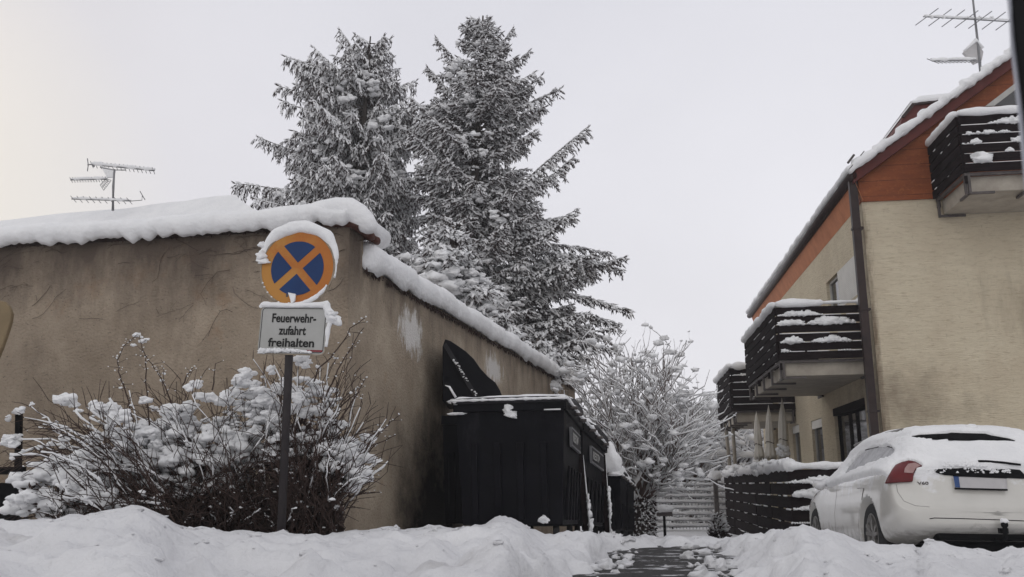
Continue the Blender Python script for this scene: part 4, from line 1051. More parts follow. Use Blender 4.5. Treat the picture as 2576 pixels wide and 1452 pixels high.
# folded parasols
def parasol(xt, yt, xb, yb, Y_, wpx, label, seed, snowy=False):
    top = P(xt, yt, Y_); bot = P(xb, yb, Y_); gr = Vector((bot.x+.0, bot.y, -.5))
    e = empty('parasol', gr, 0, label, 'parasol', 'folded parasols on the terrace')
    H = top.z-bot.z; rr = wpx*.5*Y_/FPX; rs = random.Random(seed)
    prof = [(0, .01), (.06, .16), (.25, .62), (.5, .92), (.68, 1.0), (.72, .88), (.78, .98), (.93, 1.35), (1.0, 1.2)]
    v = []; n = 28; m_ = 26
    for i in range(m_+1):
        t_ = i/m_; r_ = itp(t_, [p[0] for p in prof], [p[1] for p in prof])*rr; c = (top-gr).lerp(bot-gr, t_)
        for k in range(n):
            a_ = 2*math.pi*k/n; fl = 1+(.16+.06*nse((k, t_*3, seed)))*math.cos(7*a_+1.5*t_)*min(1, t_*4)+.08*nse((math.cos(a_), math.sin(a_), t_*4+seed))
            dz = 0 if i < m_ else -.05*math.cos(7*a_)
            v.append((c.x+r_*fl*math.cos(a_), c.y+r_*fl*math.sin(a_), c.z+dz))
    b = MB(); b.add(v, [(i*n+k, i*n+(k+1) % n, (i+1)*n+(k+1) % n, (i+1)*n+k) for i in range(m_) for k in range(n)]+[tuple(m_*n+k for k in range(n))], True)
    cn = b.build('canopy', M['fabric'], e)
    b = MB(); c = (top-gr).lerp(bot-gr, .715); b.tube([c+Vector((rr*1.03*math.cos(t_*.5), rr*1.03*math.sin(t_*.5), .02*math.sin(t_))) for t_ in range(13)], .008, n=5); b.build('tie', M['dark_twig'], cn)
    b = MB(); b.tube([Vector((0, 0, -.3)), bot-gr+Vector((0, 0, .1))], .022, n=8); b.build('pole', M['concrete'], e)
    b = MB(); b.lathe([(.26, -.1), (.27, .0), (.05, .06), (.035, .3)], n=16); b.build('foot', M['steel'], e)
    if snowy:
        b = MB()
        for k in range(26):
            a_ = random.uniform(3.3, 6.2); b.blob((bot-gr)+Vector((rr*1.25*math.cos(a_), rr*1.25*math.sin(a_), random.uniform(0, .26))), random.uniform(.02, .05), 2, .6, (1, .6, 1))
        b.build('snow', M['snow'], e)
parasol(1967, 1000, 1970, 1150, 19.0, 21, 'nearest of the three folded cream parasols, tallest, with snow clinging to its lower folds', 1, True)
parasol(1933, 1018, 1938, 1152, 19.7, 20, 'middle one of the three folded cream parasols on the terrace', 2)
parasol(1902, 1034, 1910, 1153, 20.4, 18, 'leftmost of the three folded cream parasols, slimmest', 3)
# ================================================================== CONIFERS
def conifer(name, label, Yt, trunk, prof, keys, seed, droop, y_lo, dy, tw=.42, snowp=.8, snowr=1.0, blobs=40, group='tall spruces behind the wall', cover=(.5, .5)):
    rs = random.Random(seed)
    base = P(trunk[-1][0], trunk[-1][1], Yt); base.z = -.6
    e = empty(name, base, 0, label, 'tree', group)
    TP = lambda x, y, dY=0: P(x, y, Yt+dY)-base
    tx = lambda y: itp(y, [t[1] for t in trunk], [t[0] for t in trunk])
    mpp = Yt/FPX*1.02
    tb = MB(); pts = [TP(t[0], t[1]) for t in trunk]+[Vector((0, 0, 0))]
    tb.tube(pts, [itp(i, [0, len(pts)-1], [.02, .19]) for i in range(len(pts))], n=8, lump=.2)
    nd = MB(); sn = MB(); lb = MB()
    V = Vector
    def limb(p0, p1, sag, r, tl):
        ln = (p1-p0).length
        if ln < .15: return
        n = max(4, int(ln/.16)); pts = []
        for k in range(n+1):
            t_ = k/n; p = p0.lerp(p1, t_); p.z += -sag*4*t_*(1-t_)*.5
            pts.append(p)
        lb.tube(pts, [r*(1-.8*k/n) for k in range(n+1)], n=4, cap=False)
        s_ = .0; ds = .075; hd = (p1-p0); hd.z = 0
        if hd.length < 1e-3: return
        hd.normalize(); sdv = V((hd.y, -hd.x, 0))
        run = 0
        nn = int(ln/ds)
        for k in range(nn):
            t_ = (k+rs.random())/nn
            if t_ < .10: continue
            q = p0.lerp(p1, t_); q.z += -sag*4*t_*(1-t_)*.5
            for sg in (-1, 1):
                L_ = tl*(1.15-.65*t_)*rs.uniform(.45, 1.25)*(1 if t_ > .25 else .6)
                dr = (hd*rs.uniform(.35, .8)+sdv*sg*rs.uniform(.5, 1.0)+V((0, 0, rs.uniform(-.25, .2)-droop*.6))).normalized()
                ns = max(2, int(L_/.068)); pp = q.copy(); d_ = dr.copy()
                for j in range(ns):
                    d_ = (d_+V((0, 0, -droop*.22))+V((rs.gauss(0, .1), rs.gauss(0, .1), rs.gauss(0, .1)))).normalized()
                    np_ = pp+d_*(L_/ns)
                    # dark needle twigs
                    a_ = (d_+V((rs.uniform(-.7, .7), rs.uniform(-.7, .7), -droop*rs.uniform(.4, 1.6)+rs.uniform(-.3, .25)))).normalized()
                    l2 = rs.uniform(.07, .15)*(1+droop*.5)
                    nd.spike(pp, a_, l2, rs.uniform(.012, .022))
                    if rs.random() < .75:
                        a2 = (d_*.6+V((rs.uniform(-1, 1), rs.uniform(-1, 1), -droop*1.2))).normalized(); nd.spike(pp, a2, l2*.9, rs.uniform(.010, .018))
                    if rs.random() < snowp*cover[0]:
                        sn.spike(pp+V((0, 0, .022)), d_, rs.uniform(.07, .15), rs.uniform(.018, .038)*snowr)
                    if rs.random() < snowp*cover[1]:
                        sn.spike(pp+a_*.02+V((0, 0, .020)), a_, l2*.85, rs.uniform(.014, .028)*snowr)
                    pp = np_
            if rs.random() < .35*snowp: sn.spike(q+V((0, 0, .03)), (p1-p0).normalized(), rs.uniform(.10, .2), rs.uniform(.018, .036)*snowr)
        # tip shoots
        for j in range(4):
            a_ = ((p1-p0).normalized()+V((rs.uniform(-.35, .35), rs.uniform(-.35, .35), rs.uniform(-.1, .5)))).normalized(); nd.spike(p1-a_*.03, a_, rs.uniform(.1, .2), .014)
            if rs.random() < .6: sn.spike(p1+V((0, 0, .012)), a_, .13, .014)
    for (x0, y0, x1, y1, sg_, dY, tl_) in keys:
        limb(TP(x0, y0), TP(x1, y1, dY), sg_, .035, tl_)
    y = trunk[0][1]+10
    while y < y_lo:
        xl, xr = itp(y, [p[0] for p in prof], [p[1] for p in prof]), itp(y, [p[0] for p in prof], [p[2] for p in prof])
        x0 = tx(y); l_ = (x0-xl)*mpp; r_ = (xr-x0)*mpp
        for q in range(5 if y > 200 else 4):
            a_ = rs.uniform(0, 2*math.pi)
            if rs.random() < .35: a_ = rs.choice((0, math.pi))+rs.uniform(-.5, .5)
            c_ = math.cos(a_)
            cl = nse((a_*.9+seed, y*.014, seed))
            if cl < -.22: continue
            rad = ((l_+r_)/2+(r_-l_)/2*c_)*rs.uniform(.5, 1.0)*(1+.8*cl)
            rad = max(.12, rad); up = rs.uniform(.0, .45)*rad*(1-.9*min(1, (y-40)/900)) 
            p1 = TP(x0, y)+V((math.cos(a_)*rad, math.sin(a_)*rad, 0)); y2 = y+up/mpp
            p0 = TP(tx(y2), y2)
            limb(p0, p1, rad*rs.uniform(.03, .2)*(1 if droop > .3 else .5), .012+.012*rad, tw*min(1, .35+rad*.5))
        y += dy*rs.uniform(.7, 1.3)
    for k in range(blobs):
        yb_ = rs.uniform(trunk[0][1]+60, y_lo); xl, xr = itp(yb_, [p[0] for p in prof], [p[1] for p in prof]), itp(yb_, [p[0] for p in prof], [p[2] for p in prof])
        f_ = rs.uniform(.1, .9); x_ = xl+(xr-xl)*f_; dp_ = -math.sin(math.pi*f_)*(xr-xl)*.5*mpp*rs.uniform(.2, .95)
        c = TP(x_, yb_, dp_); r_ = (.035+.085*rs.random()**2)*snowr
        for j in range(4): sn.blob(c+V((rs.gauss(0, r_*1.2), rs.gauss(0, r_*.7), rs.gauss(0, r_*.45))), r_*rs.uniform(.35, .9), 2, .8, (1.25, 1, .7))
    tb.v += []; t0 = tb.build('trunk', M['bark'], e); lb.build('limbs', M['bark'], t0); nd.build('foliage', M['needle'], e, smooth=False); sn.build('snow', M['snow'], e)
    return e
conifer('spruce', 'left of the two tall spruces, weeping snowy boughs and a blunt bent top', 24.0,
    [(932, 92), (925, 200), (910, 350), (900, 520), (893, 900), (890, 1300)],
    [(80, 905, 955), (110, 870, 985), (150, 800, 995), (200, 740, 1005), (240, 700, 1035), (300, 740, 1040), (350, 690, 1060), (400, 720, 1065), (440, 760, 1060), (480, 660, 1070), (560, 690, 1060), (700, 720, 1050)],
    [(926, 190, 855, 78, -.1, -.4, .35), (930, 180, 967, 92, -.1, .3, .3), (925, 230, 783, 150, -.1, .4, .5), (915, 320, 702, 217, -.25, -.5, .55), (905, 420, 650, 345, .2, .5, .6), (900, 540, 592, 462, -.3, -.4, .75), (900, 560, 640, 500, .1, -1, .7),
     (925, 260, 1045, 205, -.1, .2, .5), (915, 330, 1040, 270, .0, -.6, .5), (915, 270, 745, 215, -.1, -.9, .6), (910, 380, 760, 300, -.1, -1.2, .6)],
    11, .85, 640, 8.2, tw=.56, blobs=90, snowp=1.5, snowr=1.2)
conifer('spruce', 'right and tallest of the two tall spruces, pointed top and one long bough reaching right', 23.0,
    [(1215, 40), (1208, 200), (1200, 400), (1192, 520), (1180, 700), (1178, 900), (1176, 1300)],
    [(40, 1208, 1222), (70, 1160, 1250), (110, 1130, 1275), (170, 1100, 1320), (230, 1085, 1345), (290, 1045, 1352), (360, 1035, 1350), (420, 1040, 1345), (480, 1040, 1370), (560, 1050, 1420), (620, 1040, 1470), (680, 1030, 1480), (740, 1060, 1485), (820, 1110, 1490), (900, 1180, 1460)],
    [(1205, 230, 1100, 100, -.05, -.3, .4), (1203, 330, 1078, 172, -.1, .3, .5), (1210, 190, 1290, 72, -.05, .3, .3), (1205, 330, 1362, 190, -.1, -.3, .4), (1205, 250, 1330, 130, -.05, .3, .35), (1205, 420, 1362, 270, -.1, .3, .4),
     (1190, 580, 1478, 322, -.15, -.4, .62), (1190, 600, 1440, 400, -.0, -.2, .6), (1185, 610, 1438, 548, -.3, .5, .6), (1180, 660, 1562, 680, -.7, -.3, .7), (1180, 640, 1530, 640, -.5, .6, .6), (1180, 740, 1585, 785, -.6, -.5, .7), (1180, 770, 1555, 815, -.3, .7, .7), (1180, 860, 1550, 880, -.3, -.6, .7), (1180, 820, 1520, 850, -.3, .6, .7), (1178, 900, 1470, 950, -.2, .3, .6),
     (1195, 420, 1040, 255, -.2, -.8, .5), (1195, 520, 1035, 340, -.2, -1.2, .6)],
    12, .34, 930, 7.0, tw=.52, blobs=90, snowp=1.5, snowr=1.2)
conifer('young_spruce', 'young spruce bent under heavy snow, standing low in front of the two tall ones', 17.5,
    [(1140, 570), (1138, 700), (1140, 900), (1142, 1300)],
    [(570, 1120, 1160), (620, 1040, 1200), (680, 1010, 1235), (740, 1010, 1260), (820, 1050, 1290), (900, 1120, 1320)],
    [(1140, 700, 1262, 740, .0, -.3, .45), (1140, 640, 1010, 640, .1, -.4, .45), (1140, 740, 1300, 830, .0, -.2, .4)], 13, .5, 900, 10, tw=.40, snowp=1.5, snowr=1.5, blobs=110, group=None, cover=(.75, .75))
conifer('dwarf_spruce', 'small conifer top like a snowy dome just above the low end of the boundary wall', 19.5,
    [(1352, 850), (1352, 950), (1352, 1200)],
    [(845, 1335, 1370), (870, 1300, 1400), (920, 1290, 1420), (980, 1300, 1430)], [], 14, .7, 980, 9, tw=.3, snowp=1.6, snowr=1.5, blobs=40, group=None, cover=(.8, .8))
# ================================================================== BROADLEAF TREES
def bare(mbw, mbs, p, d, ln, r, depth, rs, upb=.12, snow=1.0, wob=.16, clump=.1):
    n = max(2, int(ln/.14)); pts = [p.copy()]; dd = d.copy(); kids = []
    for k in range(n):
        dd = (dd+Vector((rs.gauss(0, wob), rs.gauss(0, wob), rs.gauss(0, wob*.6)+upb*.35))).normalized()
        p = p+dd*(ln/n); pts.append(p.copy())
        if depth > 0 and k >= 1 and rs.random() < .75: kids.append((p.copy(), dd.copy(), k/n))
    mbw.tube(pts, [r*(1-.55*k/n) for k in range(n+1)], n=4 if r < .02 else 7, cap=False)
    if snow:
        sp_ = []; 
        for k in range(n+1):
            sp_.append(pts[k]+Vector((0, 0, r*(1-.55*k/n)*.75+.008*snow)))
        rr_ = []
        for k in range(n+1):
            dk = (pts[min(n, k+1)]-pts[max(0, k-1)]).normalized(); fl_h = max(.15, 1-abs(dk.z)**2.2)
            rr_.append((r*(1-.55*k/n)*.8+.011*snow)*fl_h*rs.uniform(.7, 1.25))
        mbs.tube(sp_, rr_, n=5, cap=False)
    if rs.random() < clump*3 and depth <= 1:
        c = pts[rs.randint(1, n)]; rr0 = (.015+.05*rs.random()**2)*snow; mbs.blob(c+Vector((0, 0, rr0*.5)), rr0, 1 if rr0 < .045 else 2, .6, (1.3, 1.2, .8))
    for (q, dq, f_) in kids:
        a_ = rs.uniform(0, 6.28); perp = dq.orthogonal().normalized(); perp = Matrix.Rotation(a_, 3, dq) @ perp
        nd_ = (dq*rs.uniform(.7, 1.0)+perp*rs.uniform(.45, .85)+Vector((0, 0, upb))).normalized()
        bare(mbw, mbs, q, nd_, ln*rs.uniform(.42, .66)*(1-.25*f_), r*.5, depth-1, rs, upb, snow, wob, clump)
random.seed(5)
Yd = 15.8; rs = random.Random(41)
tb_ = P(1612, 1350, Yd); dt_ = empty('fruit_tree', tb_, 0, 'bare spreading tree with snow on every twig, beyond the last bin', 'tree')
w_ = MB(); s_ = MB(); 
stub = P(1612, 1262, Yd)-tb_
tk = MB(); tk.tube([Vector((0, 0, -.3)), Vector((.0, 0, .2)), stub], [.17, .16, .13], n=14, lump=.25, fr=5); 
for (x, y, dY, r) in ((1475, 1000, .4, .035), (1500, 930, -.5, .035), (1545, 930, .6, .04), (1590, 930, -.3, .04), (1635, 930, .3, .04), (1680, 960, -.6, .038), (1710, 1000, .4, .038), (1735, 1035, -.4, .045), (1745, 1085, .2, .055), (1710, 1130, -.9, .035), (1530, 1060, -.8, .03), (1450, 1060, .5, .03), (1500, 1090, .9, .03), (1560, 980, 1.0, .03), (1660, 985, -1.0, .03), (1775, 1060, .5, .03), (1700, 1080, -1.0, .03), (1690, 1180, -.6, .02), (1520, 1150, .3, .02), (1640, 1020, -1.0, .035), (1600, 1040, -.9, .03), (1670, 1060, .9, .03)):
    tgt = P(x, y, Yd+dY)-tb_; st = stub.lerp(tgt, .05)
    mid = stub.lerp(tgt, .5)+Vector(((x-1610)*.0009, 0, -.14)); n = 12; pts = []
    for k in range(n+1):
        t_ = k/n; pts.append(stub*(1-t_)**2+mid*2*t_*(1-t_)+tgt*t_*t_+Vector((rs.gauss(0, .01), rs.gauss(0, .01), rs.gauss(0, .01))))
    rr_ = [r*(1-.7*k/n) for k in range(n+1)]
    w_.tube(pts, rr_, n=7, cap=False); s_.tube([pts[k]+Vector((0, 0, rr_[k]*.8)) for k in range(n+1)], [rr_[k]*.8+.008 for k in range(n+1)], n=6, lump=.3, fr=8)
    for k in range(3, n+1):
        for q in range(3):
            dq = (pts[k]-pts[k-1]).normalized(); perp = Matrix.Rotation(rs.uniform(0, 6.28), 3, dq) @ dq.orthogonal().normalized()
            bare(w_, s_, pts[k], (dq*.7+perp*.7+Vector((0, 0, .12))).normalized(), rs.uniform(.3, .75), .0085, 2, rs, .20, 1.0, .20, .12)
for (pl_, r) in ((((1606,1262,0),(1640,1215,-.1),(1690,1165,-.3),(1722,1128,-.4),(1748,1085,-.4)), .075), (((1600,1275,-.1),(1590,1235,-.2),(1625,1180,-.5),(1650,1140,-.6)), .045), (((1606,1268,0),(1575,1200,-.2),(1560,1150,-.2),(1535,1080,0)), .05)):
    pts = [P(x, y, Yd+d_)-tb_ for x, y, d_ in pl_]; pts = [pts[i].lerp(pts[i+1], q/4)+Vector((0, 0, rs.gauss(0, .008))) for i in range(len(pts)-1) for q in range(4)]+[pts[-1]]; n = len(pts)-1
    w_.tube(pts, [r*(1-.65*k/n) for k in range(n+1)], n=9, cap=False); s_.tube([pts[k]+Vector((-.01, -.012, r*(1-.65*k/n)*.55+.012)) for k in range(n+1)], [r*(1-.65*k/n)*.85+.012 for k in range(n+1)], n=8, lump=.3, fr=8)
for k in range(26):   # straight water shoots on top
    p = P(rs.uniform(1540, 1700), rs.uniform(950, 1000), Yd+rs.uniform(-.6, .6))-tb_; q = p+Vector((rs.uniform(-.05, .08), 0, rs.uniform(.25, .62)))
    w_.tube([p, p.lerp(q, .5)+Vector((rs.gauss(0, .01), 0, 0)), q], [.008, .006, .003], n=4, cap=False)
    for j in range(6): c = p.lerp(q, rs.random()); s_.blob(c+Vector((0, 0, .01)), rs.uniform(.010, .02), 1, .4)
tko = tk.build('trunk', M['bark'], dt_); w_.build('branches', M['twig'], dt_); s_.build('snow', M['snow'], dt_)
iv = MB(); ivs = MB()
for k in range(1500):
    a_ = rs.uniform(0, 6.28); z = rs.uniform(-.1, stub.z+.1); r_ = .19+rs.uniform(0, .07); p = Vector((r_*math.cos(a_), r_*math.sin(a_), z))
    d_ = Vector((math.cos(a_)*.6+rs.gauss(0, .4), math.sin(a_)*.6+rs.gauss(0, .4), rs.uniform(-1, .2))).normalized()
    (iv if rs.random() < .5 else ivs).spike(p, d_, rs.uniform(.04, .09), rs.uniform(.012, .025))
iv.build('ivy', M['needle'], dt_)['kind'] = 'stuff'; ivs.build('ivy_snow', M['snow'], dt_)['kind'] = 'stuff'
# background trees
def bgtree(px, py, Y, hgt, seed, label, spread=1.0, depth=3, dup=None, sc_=1, rz=0):
    p = P(px, py, Y)
    if dup:
        o = copy_tree(dup); o.location = p; o.scale = (sc_, sc_, sc_); o.rotation_euler = (0, 0, rz); o['label'] = label; return o
    e = empty('bare_tree', p, 0, label, 'tree', 'snowy bare trees beyond the gate'); rs = random.Random(seed)
    w_ = MB(); s_ = MB(); w_.tube([Vector((0, 0, -.5)), Vector((0, 0, hgt*.25))], [.16, .12], n=8)
    for k in range(9):
        a_ = rs.uniform(0, 6.28); bare(w_, s_, Vector((0, 0, hgt*rs.uniform(.12, .3))), Vector((math.cos(a_)*spread, math.sin(a_)*spread, rs.uniform(.7, 1.6))).normalized(), hgt*rs.uniform(.36, .52), .06, depth, rs, .15, 2.2, .12, .14)
    w_.build('branches', M['twig'], e); s_.build('snow', M['snow'], e); return e
bgA = bgtree(1745, 1330, 31, 4.6, 3, 'snowy bare tree beyond the gate, just right of the big spreading tree', depth=3)
bgB = bgtree(1835, 1330, 34, 4.8, 5, 'snowy bare tree behind the balcony support posts', depth=3)
bgtree(1790, 1325, 38, 5, 0, 'snowy bare tree at the middle of the gap beyond the gate', dup=bgA, sc_=1.25, rz=2)
bgtree(1880, 1325, 40, 5, 0, 'snowy bare tree beyond the terrace, left of the leftmost parasol', dup=bgB, sc_=1.2, rz=1)
bgtree(1690, 1325, 36, 5, 0, 'snowy bare tree showing through the spreading tree above the letterbox', dup=bgB, sc_=1.0, rz=4)
# distant snowy scrub, one mass
fw = MB(); fd = MB(); rs = random.Random(8)
for k in range(8500):
    Y = rs.uniform(29.5, 47); px = rs.uniform(1560, 2010); top = 1075+rs.gauss(0, 25)+35*nse((px*.02, 0, 0)); 
    y = top+(1345-top)*rs.random()**.8; p = P(px, y, Y)
    if rs.random() < .5: fw.blob(p, .05+.16*rs.random()**2, 1, .7, (1.4, 1, .7))
    else:
        d_ = Vector((rs.uniform(-1, 1), 0, rs.uniform(-.2, 1.2))).normalized(); q = p+d_*rs.uniform(.2, .7); m0 = p.lerp(q, .5)+Vector((0, 0, rs.gauss(0, .05))); r0 = rs.uniform(.010, .020); fd.tube([p, m0, q], r0, n=3, cap=False); fw.tube([p+Vector((0, -.01, r0*1.4)), m0+Vector((0, -.01, r0*1.6)), q+Vector((0, -.01, r0*1.4))], r0*1.5, n=4, cap=False)
hill = MB(); v = []
for i in range(61):
    for j in range(9):
        px = 1380+(2200-1380)*i/60; Y = 29+2.6*j; z = -.9+4.3*ss(0, 1, j/8)+.35*nse((i*.3, j*.7, 0)); q = P(px, 1200, Y); v.append((q.x, q.y, z))
hill.add(v, [(i*9+j, (i+1)*9+j, (i+1)*9+j+1, i*9+j+1) for i in range(60) for j in range(8)], True)
tag(hill.build('snowy_hillside', M['snow']), kind='structure')
fo = fw.build('snowy_scrub', M['snow']); tag(fo, 'tangle of snow-covered scrub filling the background beyond the gate', 'scrub', kind='stuff')
fo2 = fd.build('scrub_twigs', M['twig']); tag(fo2, 'dark twigs showing through the snowy scrub beyond the gate', 'scrub', kind='stuff')
# ================================================================== GATE, FENCE, LETTERBOX
def rails(name, label, cat, x0, x1, yy, Yg, wire, post_x):
    org = P(x0, 1345, Yg); e = empty(name, org, 0, label, cat, None); T = lambda q: q-org
    b = MB(); sn = MB(); rs = random.Random(int(x0))
    for y in yy:
        a_, c_ = T(P(x0, y, Yg)), T(P(x1, y+(x1-x0)*.006, Yg)); b.beam(a_, c_, .035, .035)
        n = 26; ph_ = rs.uniform(0, 9)
        sn.tube([a_.lerp(c_, k/n)+Vector((0, -.01, .045)) for k in range(n+1)], [max(.012, .035+.028*nse((k*.35+ph_, y, 0))) for k in range(n+1)], n=7, lump=.4, fr=6)
    b.build('rail', M['galvanised'], e)
    b = MB(); ax_ = T(P(x0, yy[0], Yg)); cx_ = T(P(x1, yy[0], Yg)); n = int((cx_-ax_).length/wire)
    for k in range(n+1):
        p = ax_.lerp(cx_, k/n); b.tube([p+Vector((0, .02, .02)), Vector((p.x, p.y+.02, T(P(x0, yy[-1]+8, Yg)).z))], .0075, n=4, cap=False)
        if rs.random() < .5: z_ = rs.uniform(T(P(x0, yy[-1], Yg)).z, p.z); sn.blob((p.x, p.y-.0, z_), rs.uniform(.02, .05), 1, .5)
    b.build('mesh_infill', M['galvanised'], e)
    b = MB()
    for px in post_x: p = T(P(px, yy[0]-14, Yg)); b.beam(p, Vector((p.x, p.y, -.5)), .07, .07, (0, 1, 0))
    b.build('post', M['galvanised'], e); sn.build('snow', M['snow'], e); return e
rails('garden_gate', 'wide grey railed gate with snow on each rail, across the end of the driveway', 'gate', 1640, 1796, [1221, 1234, 1249, 1264, 1279, 1294, 1309, 1324, 1339], 25, .085, (1641, 1797))
rails('garden_fence', 'lower railed fence panel right of the gate, running behind the terrace', 'fence', 1800, 1932, [1236, 1251, 1266, 1281, 1296, 1311, 1326, 1340], 25.1, .085, (1931,))
gp = P(1807, 1345, 24.6); e = empty('gate_pillar', gp, 0, 'slim gate pillar under a tall cube of snow', 'pillar')
h_ = P(1807, 1210, 24.6).z-gp.z
b = MB(); b.box((-.05, -.05, -.4), (.05, .05, h_)); b.box((-.12, -.12, h_+.001), (.12, .12, h_+.05)); b.build('shaft', M['steel'], e)
b = MB(); b.blob((0, 0, h_+.13), .19, 3, .15, (.95, .95, .75)); b.build('snow', M['snow'], e)
lb_ = P(1673, 1350, 18.0); e = empty('letterbox', lb_, 0, 'small letterbox on a thin post under a loaf of snow, in front of the gate', 'letterbox')
zt0 = P(1673, 1298, 18).z-lb_.z; zt1_ = P(1673, 1288, 18).z-lb_.z
b = MB(); b.beam(Vector((0, 0, -.3)), Vector((0, 0, zt0)), .045, .045, (0, 1, 0)); b.build('post', M['black'], e)
b = MB(); b.box((-.14, -.12, zt0), (.14, .12, zt1_)); b.build('box', M['steel'], e, .01)
b = MB(); b.blob((0, 0, zt1_+.045), .17, 3, .25, (1, .85, .5)); b.build('snow', M['snow'], e)
bh = P(1693, 1345, 27); e = empty('bird_house', bh, 0, 'tiny bird feeder with a snow roof rising above the gate', 'bird feeder')
z0_ = P(1693, 1208, 27).z-bh.z
b = MB(); b.beam(Vector((0, 0, -.3)), Vector((0, 0, z0_)), .05, .05, (0, 1, 0)); b.build('post', M['dark_wood'], e)
b = MB(); b.box((-.10, -.1, z0_), (.10, .1, z0_+.14)); b.build('box', M['steel'], e)
b = MB(); b.blob((0, 0, z0_+.19), .15, 3, .15, (1, 1, .5)); b.build('snow', M['snow'], e)
ts = P(1808, 1352, 17.5); e = empty('small_conifer', ts, 0, 'tiny dark conifer half buried in snow at the foot of the fence', 'shrub'); b = MB(); s_ = MB(); rs = random.Random(2)
for k in range(700):
    a_ = rs.uniform(0, 6.28); z = rs.uniform(0, .5)**1.0; r_ = (.22*(1-z/.6))*rs.random()**.5; p = Vector((r_*math.cos(a_), r_*math.sin(a_), z-.1)); d_ = Vector((math.cos(a_), math.sin(a_), rs.uniform(-.2, .9))).normalized()
    (b if z < .2 or rs.random() < .3 else s_).spike(p, d_, rs.uniform(.05, .12), .02)
b.build('foliage', M['needle'], e); s_.build('snow', M['snow'], e)
